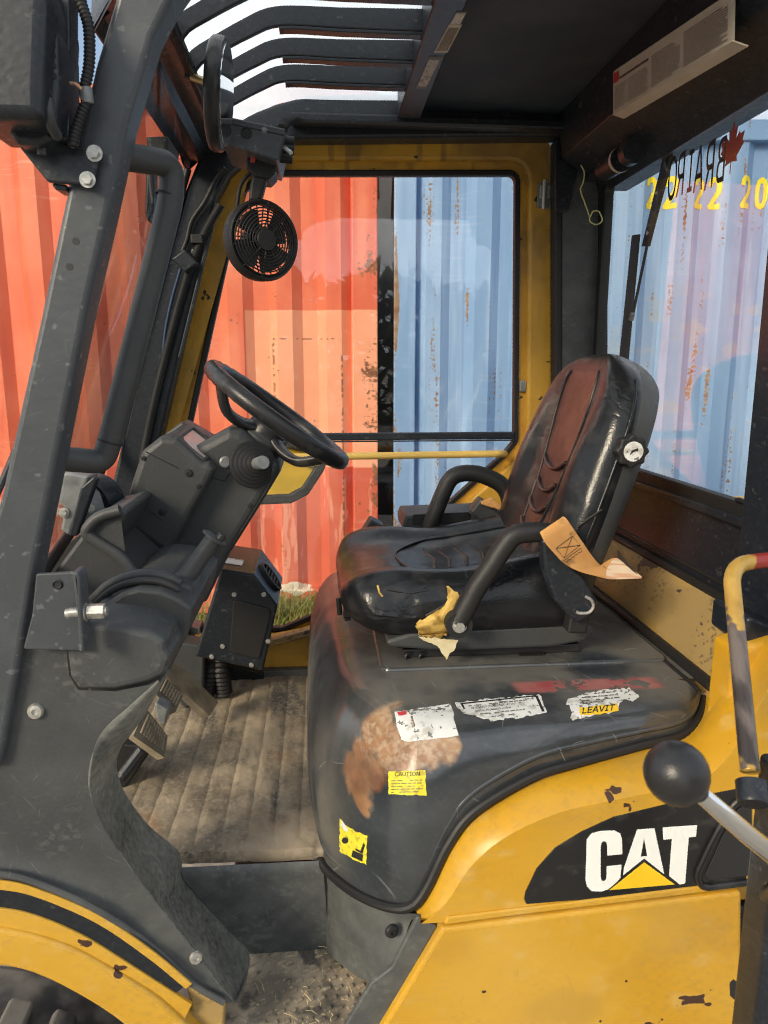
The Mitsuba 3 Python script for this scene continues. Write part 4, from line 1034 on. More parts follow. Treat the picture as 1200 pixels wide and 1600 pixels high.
# ---- seat cover (the black moulded hood under the seat)
ZT = 0.925
hood_px = [(505, 1345, 1.14), (520, 1365, 1.11), (560, 1395, 1.03), (610, 1415, 0.975), (645, 1412, 0.958), (668, 1380, 0.96), (700, 1315, 0.967), (740, 1265, 0.975), (830, 1212, 0.99), (900, 1190, 1.0), (1000, 1163, 1.02), (1060, 1148, 1.04), (1085, 1125, 1.065), (1095, 1090, 1.12)]
ho = [np.array([-0.040, 1.90, FZ]), np.array([-0.040, 1.60, FZ]), np.array([-0.032, 1.35, FZ]), np.array([-0.018, 1.20, FZ])] + [at(x, y, Y) for x, y, Y in hood_px]
ho = line_pts(ho, 150)
t2 = np.gradient(ho[:, :2], axis=0); t2 /= np.linalg.norm(t2, axis=1, keepdims=True); inn = np.stack([-t2[:, 1], t2[:, 0]], 1)     # inwards, away from the outline
for _ in range(6): inn[1:-1] = (inn[:-2] + inn[1:-1] * 2 + inn[2:]) / 4
inn /= np.linalg.norm(inn, axis=1, keepdims=True)
if (inn[:40, 0] < 0).mean() > 0.5: inn = -inn
gap = np.clip(ZT - ho[:, 2], 0.012, None)
wid = np.clip(0.03 + gap * 0.42, 0.03, 0.125)
rows = []
for th in np.linspace(0, math.pi / 2, 22):
    c, s = math.cos(th), math.sin(th); e = 2 / 2.9
    rows.append(np.column_stack([ho[:, :2] + inn * (wid * (1 - c ** e if c > 0 else 1))[:, None] if c > 1e-9 else ho[:, :2] + inn * wid[:, None], ho[:, 2] + np.maximum(gap, 0.012) * (s ** e if s > 0 else 0)]))
rows = np.array(rows)
wob = 0.004 * (meshkit.fbm(rows * 7.0, 3, 8) - 0.5)
rows[..., 1] += wob; rows[..., 0] += wob * 0.6
side = loft(rows)
inner = rows[-1]
top_poly = sg.Polygon([tuple(p[:2]) for p in inner] + [(0.655, inner[-1][1]), (0.655, 1.90)]).buffer(0)
V, F = flat2d(top_poly, 0.03)
ztop = ZT + 0.0 * V[:, 0]
topm = trimesh.Trimesh(np.column_stack([V, np.full(len(V), inner[:, 2].mean())]), F, process=False)
hood = cat(side, topm); hood.merge_vertices(digits_vertex=5)
hood.fix_normals()


def rust_spot(px, py, r):
    p, n = hit(hood, EYE, [ray(px, py)]); return (p[0][0], p[0][2], r)


RUST = [rust_spot(x, y, r) for x, y, r in ((606, 1128, 0.014), (598, 1142, 0.022), (590, 1160, 0.025), (606, 1172, 0.025), (628, 1178, 0.024), (650, 1180, 0.022), (672, 1178, 0.021), (694, 1172, 0.019), (710, 1164, 0.013), (630, 1150, 0.022), (553, 1202, 0.020), (560, 1226, 0.022), (574, 1192, 0.022), (566, 1248, 0.018), (568, 1264, 0.011), (556, 1214, 0.022), (576, 1212, 0.016))]
scene['hood_skin'] = {'type': 'twosided', 'bsdf': {'type': 'bumpmap', 'scale': 0.0015, 'nested': proc(b_hood), 'bsdf': {'type': 'principled', 'base_color': proc(c_hood), 'roughness': proc(r_hood), 'specular': 0.8, 'clearcoat': 0.7, 'clearcoat_gloss': 0.85}}}
holder('forklift__seat_cover')
fk('seat_cover__shell', hood, 'hood_skin', 60, 'black moulded cover under the seat, dusty on top, worn to rust at its front corner')
lipp = ho[14:].copy(); lipp[:, :2] -= inn[14:] * 0.004
fk('seat_cover__lip', tube(lipp, 0.0075, 10), 'rubber')
rib = np.column_stack([ho[18:, :2] + inn[18:] * 0.004, ho[18:, 2] + np.minimum(0.026, gap[18:] * 0.4)]); 
fk('seat_cover__rib', tube(rib, 0.005, 10), 'hood_skin', 60)
fk('seat_cover__rear_seal', tube([np.array([0.648, 1.10, ZT + 0.004]), np.array([0.648, 1.5, ZT + 0.006]), np.array([0.648, 1.90, ZT + 0.004])], 0.011, 12), 'rubber')
fk('seat_cover__rear_seal', tube([np.array([0.622, 1.10, ZT + 0.001]), np.array([0.622, 1.90, ZT + 0.001])], 0.0035, 8), 'rubber')
fk('seat_cover__plinth', prism_z([(0.10, 1.215), (0.63, 1.215), (0.63, 1.70), (0.10, 1.70)], ZT - 0.006, ZT + 0.006, 0.005, 0.02), 'hood_skin', 40)


def drape(name, poly, mat_, lift=0.0006, edge=7.0, label=None, mesh2=None, target=None):
    """A thin sticker laid on the cover: outline given where it shows on the surface."""
    V, F = mesh2 if mesh2 is not None else flat2d(poly, edge)
    P, N = hit(target or hood, EYE, [ray(a, b) for a, b in V])
    ok = ~np.isnan(P).any(1)
    P = P + N * lift
    F = np.asarray(F)[ok[F].all(1)]
    return fk(name, trimesh.Trimesh(P, F, process=False), mat_, False, label)


def print_on(name, text, h, o, udir, vdir, mat_='ink', squeeze=0.8, bold=False, lift=0.0011):
    """Lettering on a sticker: o the start of the line, udir and vdir unit steps of reading and of height."""
    m = meshkit.text_mesh(text, h, 0.01, bold); v = m.vertices
    keep = np.all(v[m.faces][:, :, 2] < 0.005, axis=1); f = m.faces[keep]
    used = np.unique(f); re = -np.ones(len(v), int); re[used] = np.arange(len(used)); v = v[used]; f = re[f]
    V = np.asarray(o) + v[:, :1] * squeeze * np.asarray(udir) + v[:, 1:2] * np.asarray(vdir)
    drape(name, None, mat_, lift, None, None, (V, f))


def worn_line(name, o, udir, length, width, seed):
    """A line of print too small and worn to read: word-long strokes."""
    r = np.random.default_rng(seed); o, udir = np.asarray(o, float), np.asarray(udir, float); x = 0.0; parts = []
    while x < length:
        w = min(r.uniform(3, 9), length - x)
        if r.uniform() < 0.9: parts.append(sg.LineString([o + udir * x, o + udir * (x + w)]).buffer(width, cap_style=2))
        x += w + 1.6
    drape(name, shapely.union_all(parts), 'ink_grey', 0.0011)


holder('forklift__caution_label')
drape('caution_label__sheet', torn([(607, 1206), (665, 1203), (666, 1243), (607, 1241)], 0.5, 4, 3), 'label_yellow', label='small yellow caution label on the side of the seat cover')
print_on('caution_label__print', 'CAUTION', 6.3, (617, 1213), (1, -0.03), (0, -1), squeeze=0.95, bold=True)
for i in range(5): worn_line('caution_label__print', (612, 1220 + i * 4.5), (1, -0.03), 49 - 3 * (i == 4), 0.75, 40 + i)
holder('forklift__seat_belt_label')
drape('seat_belt_label__sheet', torn([(532, 1279), (541, 1289), (574, 1307), (573, 1351), (560, 1346), (531, 1330)], 0.7, 4, 4), 'label_yellow', label='torn yellow pictogram label low on the front corner of the seat cover')
drape('seat_belt_label__print', sg.Polygon([(552, 1328), (568, 1335), (567, 1346), (550, 1338)]), 'ink', 0.0011)
drape('seat_belt_label__print', sg.Polygon([(569, 1316), (571, 1320), (567, 1334), (556, 1328), (556, 1325), (564, 1329)]), 'ink', 0.0011)
drape('seat_belt_label__print', sg.Point(540, 1313).buffer(5), 'ink', 0.0011)
drape('seat_belt_label__print', sg.Polygon([(535, 1281), (541, 1290), (546, 1298), (540, 1299), (533, 1290)]), 'label_white', 0.0010)
holder('forklift__instruction_label')
drape('instruction_label__sheet', torn([(617, 1113), (704, 1100), (708, 1112), (712, 1134), (716, 1150), (690, 1153), (640, 1160), (628, 1156), (622, 1140)], 0.6, 5, 5), 'label_white', label='white label with worn drawings and no text left')
drape('instruction_label__print', sg.Polygon([(620, 1114), (634, 1111), (636, 1117), (624, 1119)]), 'label_red', 0.0011)
sr = np.random.default_rng(8)
for i in range(12):
    x = 640 + i * 5.0 + sr.uniform(-1, 1); y = 1115 - (x - 620) * 0.10 + sr.uniform(-3, 3)
    drape('instruction_label__print', sg.LineString([(x, y), (x + sr.uniform(2, 9), y + sr.uniform(-3, 2))]).buffer(sr.uniform(0.5, 1.3)), 'ink_grey', 0.0011)
holder('forklift__pedal_label')
drape('pedal_label__sheet', torn([(710, 1098), (844, 1085), (856, 1114), (834, 1117), (815, 1122), (790, 1124), (770, 1128), (748, 1121), (724, 1115)], 0.9, 4, 6), 'label_white', label='torn white pedal notice in the middle of the seat cover')
drape('pedal_label__print', sg.Polygon([(836, 1088.5), (840, 1088), (851, 1112), (847, 1113)]), 'ink', 0.0011)
drape('pedal_label__print', sg.Polygon([(719, 1099.5), (838, 1087), (838, 1088.6), (723, 1101), (727, 1108), (724, 1109)]), 'ink', 0.0011)
for i, (s, x, y) in enumerate((('INTENDED TO BE USED AS AN', 735, 1109.0), ('BRAKE PEDAL ON WHEN', 742, 1113.5))):
    print_on('pedal_label__print', s, 3.1, (x, y), (1, -0.105), (0.25, -1), squeeze=1.12)
holder('forklift__lift_label')
drape('lift_label__sheet', torn([(888, 1092), (905, 1088), (912, 1082), (984, 1075), (999, 1090), (985, 1096), (975, 1092), (968, 1103), (964, 1112), (925, 1117), (900, 1124), (890, 1124), (893, 1112), (886, 1100)], 1.2, 4, 9), 'label_white', label='tattered white and yellow label at the rear of the seat cover')
drape('lift_label__band', torn([(905, 1107), (964, 1100), (966, 1111), (940, 1116), (906, 1118)], 0.6, 4, 2), 'decal_yellow', 0.0010)
print_on('lift_label__print', 'LEAVIT', 9, (908, 1116), (1, -0.11), (0.2, -1), squeeze=1.15, bold=True, lift=0.0014)
print_on('lift_label__print', 'THIS EQUIPMENT', 3.0, (905, 1101.5), (1, -0.09), (0.2, -1), squeeze=1.1, lift=0.0014)
for i in range(3): worn_line('lift_label__print', (911 - i * 2, 1086 + i * 5), (1, -0.09), 62, 0.8, 50 + i)
for o, l, k in (((732, 1104), 92, 60), ((750, 1116.5), 70, 61), ((768, 1120.5), 34, 62)): worn_line('pedal_label__print', o, (1, -0.105), l, 0.8, k)

# ---- yellow side body on the near side
H = [(650, 1424, 0.960), (672, 1388, 0.962), (703, 1323, 0.968), (745, 1272, 0.978), (835, 1218, 0.994), (905, 1195, 1.003), (1003, 1168, 1.022), (1064, 1153, 1.043), (1094, 1124, 1.075), (1106, 1080, 1.12), (1120, 1040, 1.16)]
B1 = [(654, 1433, 0.946), (680, 1397, 0.946), (715, 1337, 0.948), (755, 1291, 0.951), (840, 1239, 0.958), (910, 1216, 0.963), (1010, 1191, 0.972), (1078, 1172, 0.984), (1112, 1120, 1.0), (1138, 1045, 1.03), (1152, 1000, 1.06)]
B2 = [(657, 1440, 0.930), (695, 1412, 0.928), (735, 1354, 0.927), (790, 1308, 0.926), (867, 1272, 0.926), (935, 1255, 0.926), (1010, 1240, 0.926), (1088, 1222, 0.926), (1135, 1182, 0.928), (1188, 1085, 0.935), (1225, 1000, 0.945)]
c = [line_pts([at(*q) for q in L], 60) for L in (H, B1, B2)]
under = c[0] + np.array([0, 0.03, -0.02])
rows = [under, c[0], c[0] * 0.5 + c[1] * 0.5 + [0, -0.001, 0.002], c[1], c[1] * 0.66 + c[2] * 0.34 + [0, -0.002, 0.001], c[1] * 0.30 + c[2] * 0.70 + [0, -0.0012, 0.0006], c[2]]
holder('forklift__side_body')
fk('side_body__shoulder', loft(rows), 'yellow_paint', 18)
top2 = [tuple(p) for p in px_of(c[2])]
seam_l, seam_r = (688, 1442), (1300, 1366)
poly = [tuple(p[[0, 2]]) for p in c[2]] + [P9(1300, 1000, 0.926), P9(*seam_r, 0.926), P9(*seam_l, 0.926)]
fk('side_body__upper_panel', prism(sg.Polygon(poly).buffer(0), 0.926, 0.945, 0.0004, 0.0), 'yellow_paint')
lo = [P9(x, y, 0.924) for x, y in ((690, 1449), (1158, 1391), (1156, 1700), (500, 1760), (597, 1603))]
fk('side_body__lower_panel', prism(lo, 0.921, 0.96, 0.006, 0.006), 'yellow_paint')
fk('side_body__seam_lip', pp([(700, 1434), (1157, 1378), (1157, 1388), (694, 1445)], 0.9215, 0.927, 0.0025, 0.001), 'yellow_paint')
fk('side_body__inner', box((0.24, 0.99, 0.30), (0.78, 1.88, 0.60), 0.01), 'rubber')
fk('side_body__rear_pillar', prism([P9(1140, 1010, 1.0), P9(1225, 985, 1.0), P9(1400, 985, 1.0), P9(1400, 1400, 1.0), P9(1100, 1400, 1.0)], 0.985, 1.05, 0.01, 0.01), 'yellow_paint')
fk('side_body__cap', pp([(1163, 1008), (1168, 960), (1200, 975), (1260, 985), (1260, 1030), (1185, 1025)], 1.0, 1.10, 0.006, 0.008), 'black_paint')
holder('forklift__emblem')
def dp(pts, Y=0.9245): return [tuple(at(x, y, Y)[[0, 2]]) for x, y in pts]
dec = [(819, 1404), (821, 1394), (838, 1358), (867, 1325), (908, 1300), (958, 1277), (1033, 1259), (1090, 1245), (1166, 1230), (1166, 1384), (1094, 1391), (822, 1413)]
fk('emblem__field', prism(clean(dp(dec), 0.003), 0.9245, 0.9259, 0.0005, 0), 'decal_black', 32, 'black curved decal field with white letters and a yellow triangle')
cv = lambda L: [(750 + x / 2.6667, 950 + y / 2.6667) for x, y in L]
glyph = {'letter_c': [(445, 965), (465, 940), (500, 930), (560, 927), (585, 940), (592, 965), (593, 1026), (530, 1032), (530, 990), (526, 976), (516, 972), (506, 978), (503, 1000), (503, 1120), (507, 1136), (517, 1139), (526, 1131), (528, 1110), (528, 1077), (590, 1070), (585, 1125), (570, 1142), (535, 1172), (505, 1182), (465, 1180), (446, 1160), (440, 1135)],
         'letter_a': [(655, 924), (727, 918), (768, 1110), (684, 1044), (597, 1114), (600, 1085)], 'letter_t': [(762, 915), (905, 905), (900, 953), (870, 956), (855, 1148), (832, 1152), (788, 1117), (800, 962), (764, 966)]}
for kname, g_ in glyph.items():
    gp = sg.Polygon(dp(cv(g_), 0.9238), [dp(cv([(670, 1036), (684, 958), (697, 1034)]), 0.9238)] if kname == 'letter_a' else [])
    fk('emblem__' + kname, prism(gp, 0.9238, 0.9244, 0.0001, 0), 'decal_white')
fk('emblem__triangle', prism(sg.Polygon(dp(cv([(540, 1176), (685, 1060), (812, 1152)]), 0.9238)), 0.9238, 0.9244, 0.0001, 0), 'decal_yellow')
fk('side_body__vent_rim', tube(bent([at(x, y, 0.922) for x, y in [(1175, 1238), (1148, 1254), (1117, 1306), (1088, 1368), (1097, 1388), (1175, 1378)]], 0.03), 0.005, 10), 'decal_black')
fk('side_body__vent', pp([(1175, 1255), (1153, 1265), (1128, 1310), (1102, 1368), (1108, 1376), (1175, 1368)], 0.9225, 0.9244, 0.0008, 0.004), 'ink')

fk('side_body__drain_hole', prism(clean(dp([(1140, 1536), (1146, 1530), (1151, 1534), (1152, 1556), (1147, 1562), (1141, 1556)], 0.9206), 0), 0.9206, 0.9212, 0.0001, 0), 'ink')
# ---- front wing and tyre, bottom left
def band(name, up, lowr, y0, y1, m, r=0.003, label=None):
    u = line_pts([np.array([*P9(x, y, y0)]) for x, y in up], 40); l = line_pts([np.array([*P9(x, y, y0)]) for x, y in lowr], 40)
    fk(name, prism(sg.Polygon(np.vstack([u, l[::-1]])).buffer(0), y0, y1, r, 0, step=0.05), m, 32, label)
holder('forklift__front_wing')
band('front_wing__upper_strip', [(-90, 1372), (0, 1376), (60, 1390), (150, 1428), (235, 1484), (300, 1538)], [(-90, 1388), (0, 1391), (60, 1404), (150, 1443), (230, 1497), (290, 1546)], 0.9225, 0.926, 'yellow_paint', 0.001)
band('front_wing__rubber_band', [(-90, 1386), (0, 1389), (60, 1402), (148, 1441), (230, 1494), (288, 1542)], [(-90, 1420), (0, 1423), (60, 1436), (130, 1466), (200, 1509), (272, 1554)], 0.924, 0.930, 'black_paint', 0.001)
band('front_wing__arch', [(-90, 1417), (0, 1420), (60, 1433), (130, 1463), (200, 1506), (300, 1570)], [(-90, 1455), (0, 1456), (100, 1482), (180, 1524), (250, 1568), (282, 1606)], 0.921, 0.927, 'yellow_paint', 0.001)
band('front_wing__arch_lip', [(-90, 1452), (0, 1453), (100, 1479), (180, 1521), (250, 1565), (330, 1640)], [(-90, 1505), (0, 1511), (60, 1526), (130, 1561), (190, 1601), (240, 1650)], 0.914, 0.95, 'yellow_paint', 0.006)
fk('front_wing__mount', pp([(290, 1540), (318, 1548), (352, 1568), (345, 1700), (270, 1660), (270, 1600), (300, 1580)], 0.937, 0.96, 0.004), 'dusty_yellow', 32, 'rusty scuffed mounting plate under the kick panel')
fk('yellow_stripe', pp([(20, 1060), (24, 1068), (6, 1150), (-30, 1260), (-60, 1260), (-20, 1140)], 0.939, 0.9445, 0.001), 'yellow_paint')
holder('forklift__front_wheel')
wc = at(-70, 1905, 1.0); R0 = 0.335
tp = [(R0 - 0.10, -0.09), (R0 - 0.05, -0.105), (R0 - 0.012, -0.10), (R0, -0.08), (R0, 0.08), (R0 - 0.012, 0.10), (R0 - 0.05, 0.105), (R0 - 0.10, 0.09)]
fk('front_wheel__tyre', lathe(tp, wc + [0, 0.06, 0], (0, 1, 0), 72), 'tyre_rubber', 40)
fk('front_wheel__rim', lathe([(R0 - 0.099, -0.085), (R0 - 0.115, -0.09), (R0 - 0.125, -0.05), (0.08, -0.02), (0.06, -0.06), (0.0, -0.06)], wc + [0, 0.06, 0], (0, 1, 0), 48), 'yellow_paint', 30)
fk('chassis', box((-0.20, 1.02, 0.16), (1.40, 1.88, 0.40), 0.01), 'rubber')
for i in range(30):
    a = i * 2 * math.pi / 30; uu = np.array([math.cos(a), 0, math.sin(a)]); ww = np.array([-math.sin(a), 0, math.cos(a)])
    b = box((-0.020, -0.125, R0 - 0.09), (0.020, 0.02, R0 + 0.022), 0.008)
    fk('front_wheel__tread_block', place(b, ww, Yv, uu, wc + [0, 0.05, 0]), 'tyre_rubber', 40)

# ---- seat
holder('forklift__seat')
# cushion: sections across the seat
def seat_section(y):
    s = (y - 1.45) / 0.235; e = max(1 - abs(s) ** 7, 0) ** 0.45
    dish = 0.030 * (abs(s) ** 2.2 - 0.35)
    side_bolster = 0.012 * math.exp(-((abs(s) - 0.75) / 0.18) ** 2)
    x0, x1 = 0.035 + 0.012 * (1 - e) + 0.03 * abs(s) ** 6, 0.470
    zt = [1.078 + dish + side_bolster, 1.082 + dish + side_bolster * 1.4, 1.096 + dish * 1.2 + side_bolster * 1.5, 1.118 + dish * 1.0 + side_bolster * 1.6]
    zb = 0.972
    pts = [(x1, zb + 0.005), (0.30, zb + 0.002), (0.14, zb), (x0 + 0.055, zb + 0.006), (x0 + 0.012, zb + 0.030), (x0 - 0.004, zb + 0.062), (x0 + 0.004, zt[0] - 0.022), (x0 + 0.03, zt[0] - 0.003), (x0 + 0.09, zt[1]), (x0 + 0.20, zt[1] - 0.006), (x0 + 0.30, zt[2] - 0.006), (x1, zt[3])]
    P = line_pts(np.array(pts), 70); c0 = np.array([0.26, 1.03])
    P = c0 + (P - c0) * np.array([0.86 + 0.14 * e, e])
    return np.column_stack([P[:, 0], np.full(70, y), P[:, 1]])
ys = 1.45 + 0.235 * np.sin(np.linspace(-math.pi / 2, math.pi / 2, 46))
cush = loft([seat_section(y) for y in ys])
cv_ = cush.vertices
wr = meshkit.fbm(cv_ * np.array([18, 26, 40]), 3, 4) - 0.5
mid = np.exp(-((cv_[:, 0] - 0.16) / 0.07) ** 2) * np.exp(-((cv_[:, 2] - 1.04) / 0.03) ** 2) * (cv_[:, 1] < 1.3)
cush.vertices[:, 2] += 0.004 * wr + 0.005 * mid * np.sin(cv_[:, 2] * 700 + cv_[:, 0] * 40)
cush.vertices[:, 1] += 0.005 * mid * np.sin(cv_[:, 2] * 620 + cv_[:, 0] * 60)
fk('seat__cushion', cush, 'black_vinyl', True, 'shiny black vinyl seat cushion, split at its near corner')
seatmesh = cush
# piping and centre panel lines on the cushion
def on_top(x, y):
    p, n = hit(cush, np.array([x, y, 1.4]), [np.array([0, 0, -1.0])]); return p[0]
for L in ([(0.30, 1.58), (0.22, 1.57), (0.16, 1.50), (0.155, 1.42), (0.18, 1.33), (0.26, 1.32), (0.40, 1.33)], [(0.30, 1.58), (0.40, 1.575), (0.45, 1.57)]):
    fk('seat__piping', tube(smooth_line([on_top(*q) + [0, 0, 0.001] for q in L], 8), 0.0024, 8), 'black_vinyl', True)
for i, x in enumerate((0.22, 0.25, 0.285, 0.32)):
    fk('seat__flute', tube(smooth_line([on_top(x + 0.012 * (1 - abs(y - 1.45) / 0.07), y) + [0, 0, 0.001] for y in np.linspace(1.375, 1.525, 7)], 4) - [0, 0, 0.0018], 0.0042, 8, 0.6), 'black_vinyl', True)
# backrest: t runs up the back, s across
T0, TD = np.array([0.440, 1.45, 1.095]), np.array([0.335, 0, 0.942])
TD /= np.linalg.norm(TD); TN = np.array([-TD[2], 0, TD[0]])                   # TN points forward
HB = 0.405
def half(t):
    k = np.clip((t - 0.12) / (HB - 0.12), 0, 1)
    return 0.236 * (1 - 0.10 * k) * (1 - np.clip((t - 0.19) / (HB - 0.19), 0, 1) ** 3.4) ** 0.42
def front(s, t):
    b = 0.042 + 0.012 * math.sin(t * 7) - 0.032 * (1 - np.abs(s) ** 2.4) * np.exp(-((t - 0.18) / 0.22) ** 2) + 0.022 * np.exp(-((np.abs(s) - 0.68) / 0.19) ** 2) * np.exp(-((t - 0.15) / 0.15) ** 2)
    return b * (1 - np.abs(s) ** 7) ** 0.5 * np.clip(1 - ((t - HB + 0.07) / 0.0705).clip(0, 1) ** 3, 0, 1) ** 0.5
ts_ = np.concatenate([np.linspace(-0.03, HB - 0.08, 40), HB - 0.08 + 0.0798 * np.sin(np.linspace(0.05, math.pi / 2, 22))])
ss_ = np.sin(np.linspace(-math.pi / 2, math.pi / 2, 61))
rows_f = np.array([[T0 + TD * t + Yv * half(t) * s + TN * front(s, t) for s in ss_] for t in ts_])
rows_b = np.array([[T0 + TD * t + Yv * half(t) * s - TN * (0.048 - 0.018 * np.clip(t / HB, 0, 1)) * (1 - abs(s) ** 9) ** 0.5 * (1 - np.clip((t - HB + 0.05) / 0.0502, 0, 1) ** 3) ** 0.5 for s in ss_] for t in ts_])
bf, bb = loft(rows_f), loft(rows_b[:, ::-1])
S, TT = np.meshgrid(ss_, ts_)
sv = S.ravel(); tv = TT.ravel()
fs, ft = sv[bf.faces].mean(1), tv[bf.faces].mean(1)
centre = (np.abs(fs) < 0.30 + 0.17 * np.clip((ft - 0.15) / 0.2, 0, 1) - 0.10 * np.clip((0.15 - ft) / 0.15, 0, 1)) & (ft < HB - 0.045)
def part_of(m, keep):
    f = np.asarray(m.faces)[keep]; return trimesh.Trimesh(m.vertices, f, process=False)
wrn = 0.002 * (meshkit.fbm(bf.vertices * 30, 3, 2) - 0.5)
bf.vertices += wrn[:, None] * TN
fk('seat__backrest', cat(part_of(bf, ~centre), bb), 'black_vinyl', 50, 'black vinyl backrest with a moulded rear rim')
fk('seat__centre_panel', part_of(bf, centre), 'brown_vinyl', True, 'worn reddish brown centre panel of the backrest')
def bp(s, t, lift=0.001): return T0 + TD * t + Yv * half(t) * s + TN * (front(s, t) + lift)
lim = lambda t: 0.30 + 0.17 * np.clip((t - 0.15) / 0.2, 0, 1) - 0.10 * np.clip((0.15 - t) / 0.15, 0, 1)
for sg_ in (-1, 1):
    fk('seat__piping', tube([bp(sg_ * lim(t), t) for t in np.linspace(0.0, HB - 0.045, 40)], 0.0024, 8), 'black_vinyl', True)
for t in (0.02, 0.065, 0.11, 0.158):
    w = 0.24 + 0.05 * (t > 0.14)
    fk('seat__lumbar_rib', tube([bp(s, t + 0.02 * (s / w) ** 2, 0.003) for s in np.linspace(-w, w, 14)], 0.0055, 10, 0.7), 'brown_vinyl', True)
fk('seat__rear_rim', tube(np.array([T0 + TD * t + Yv * half(t) * -1.003 + TN * 0.002 for t in np.linspace(-0.02, HB - 0.05, 40)]), 0.003, 8), 'black_vinyl', True)
fk('seat__rear_shell', loft(np.array([[T0 + TD * t + Yv * half(t) * 0.985 * s - TN * (0.004 + 0.066 * (1 - abs(s) ** 8) ** 0.5 * (1 - np.clip((t - HB + 0.06) / 0.0602, 0, 1) ** 2) ** 0.5) for s in ss_] for t in ts_])[:, ::-1]), 'grey_plastic', True)
kc = T0 + TD * 0.235 + Yv * -half(0.235) - TN * 0.012
holder('forklift__lumbar_knob')
kn = []
for a in np.linspace(0, 2 * math.pi, 73)[:-1]: kn.append((0.027 + 0.0022 * math.cos(8 * a)) * np.array([math.cos(a), math.sin(a)]))
km_ = prism(sg.Polygon(kn), -0.020, 0.004, 0.004, 0)
fk('lumbar_knob__grip', place(km_, [1, 0, 0], [0, 1, 0], [0, 0, 1], kc), 'rubber', 40)
fk('lumbar_knob__cap', lathe([(0.017, 0), (0.017, 0.0015), (0.015, 0.002), (0, 0.002)], kc + [0, -0.0202, 0], (0, -1, 0)), 'label_white')
fk('lumbar_knob__mark', prism([(kc[0] - 0.004, kc[2] + 0.002), (kc[0] + 0.006, kc[2] + 0.006), (kc[0] + 0.008, kc[2] + 0.001), (kc[0] + 0.0005, kc[2]), (kc[0] - 0.007, kc[2] - 0.006)], kc[1] - 0.0228, kc[1] - 0.0224, 0.0001, 0), 'ink')
# armrests
fk('seat__armrest', tube(bent([at(714, 976, 1.195), at(734, 935, 1.192), at(782, 862, 1.19), at(802, 834, 1.19), at(850, 830, 1.19), at(900, 850, 1.20), at(905, 885, 1.21)], 0.045, 8), 0.0175, 16), 'rubber', True, 'near padded black armrest loop')
fk('seat__armrest', tube(bent([at(668, 832, 1.70), at(690, 775, 1.71), at(706, 741, 1.715), at(745, 738, 1.715), at(790, 758, 1.71), at(800, 800, 1.70)], 0.05, 8), 0.020, 16), 'rubber', True, 'far padded black armrest loop')
pv = at(717, 976, 1.185)
fk('seat__armrest_pivot', cat(cyl(pv + [0, 0.006, 0], (0, 1, 0), 0.023, 0.024), tube([pv + [0, 0.006, 0], at(738, 928, 1.192)], 0.0185, 14)), 'rubber', 40)
bolt('seat__pivot_bolt', pv + [0, -0.0062, 0], (0, -1, 0), 0.0085)
# base, rails, adjuster
fk('seat__base_plate', pp([(600, 1003), (610, 1012), (700, 1018), (860, 1012), (915, 1002), (932, 990), (925, 978), (880, 975), (640, 990)], 1.235, 1.66, 0.006, 0.006), 'grey_plastic', 40)
for y in (1.262, 1.60):
    fk('seat__slide_rail', box((0.145, y, ZT + 0.0065), (0.478, y + 0.030, ZT + 0.022), 0.002), 'dark_steel')
    fk('seat__slide_rail', box((0.135, y + 0.006, ZT + 0.0225), (0.470, y + 0.024, ZT + 0.036), 0.002), 'black_paint')
fk('seat__spring', hose([at(810, 1026, 1.258), at(850, 1024, 1.258)], 0.006, 0.0035, 0.35), 'dark_steel')
for x in (632, 654): fk('seat__rail_clip', tube(bent([at(x, 1048, 1.255), at(x + 2, 1022, 1.255), at(x + 12, 1020, 1.262)], 0.006), 0.003, 8), 'dark_steel')
ak = at(536, 942, 1.34)
fk('seat__weight_knob', cat(lathe([(0, 0), (0.030, 0), (0.032, 0.003), (0.032, 0.009), (0.030, 0.012), (0, 0.012)], ak + [0.015, 0, 0], (-1, 0, 0.1)), *[box(ak + [0.002, 0.030 * math.cos(a) - 0.004, 0.030 * math.sin(a) - 0.004], ak + [0.014, 0.030 * math.cos(a) + 0.004, 0.030 * math.sin(a) + 0.004], 0.001) for a in np.arange(12) * math.pi / 6]), 'rubber', 35)
fk('seat__weight_knob', tube([at(529, 935, 1.33), at(531, 960, 1.33)], 0.005, 8), 'rubber')
# far side console parts
fk('seat__far_console', pp([(630, 820), (634, 806), (790, 800), (790, 826), (632, 832)], 1.72, 1.86, 0.006), 'grey_plastic')
fk('seat__far_console', pp([(645, 804), (735, 800), (732, 816), (645, 820)], 1.716, 1.7195, 0.001), 'rubber')
fk('seat__far_console', pp([(556, 850), (580, 812), (600, 822), (602, 846)], 1.74, 1.80, 0.005), 'grey_plastic')
fk('seat__far_buckle', pp([(735, 800), (752, 778), (775, 795), (800, 820), (770, 830)], 1.66, 1.70, 0.006), 'grey_plastic')
fk('seat__far_buckle', pp([(748, 786), (770, 778), (786, 792), (782, 797), (762, 792)], 1.645, 1.659, 0.003), 'strap_cloth')
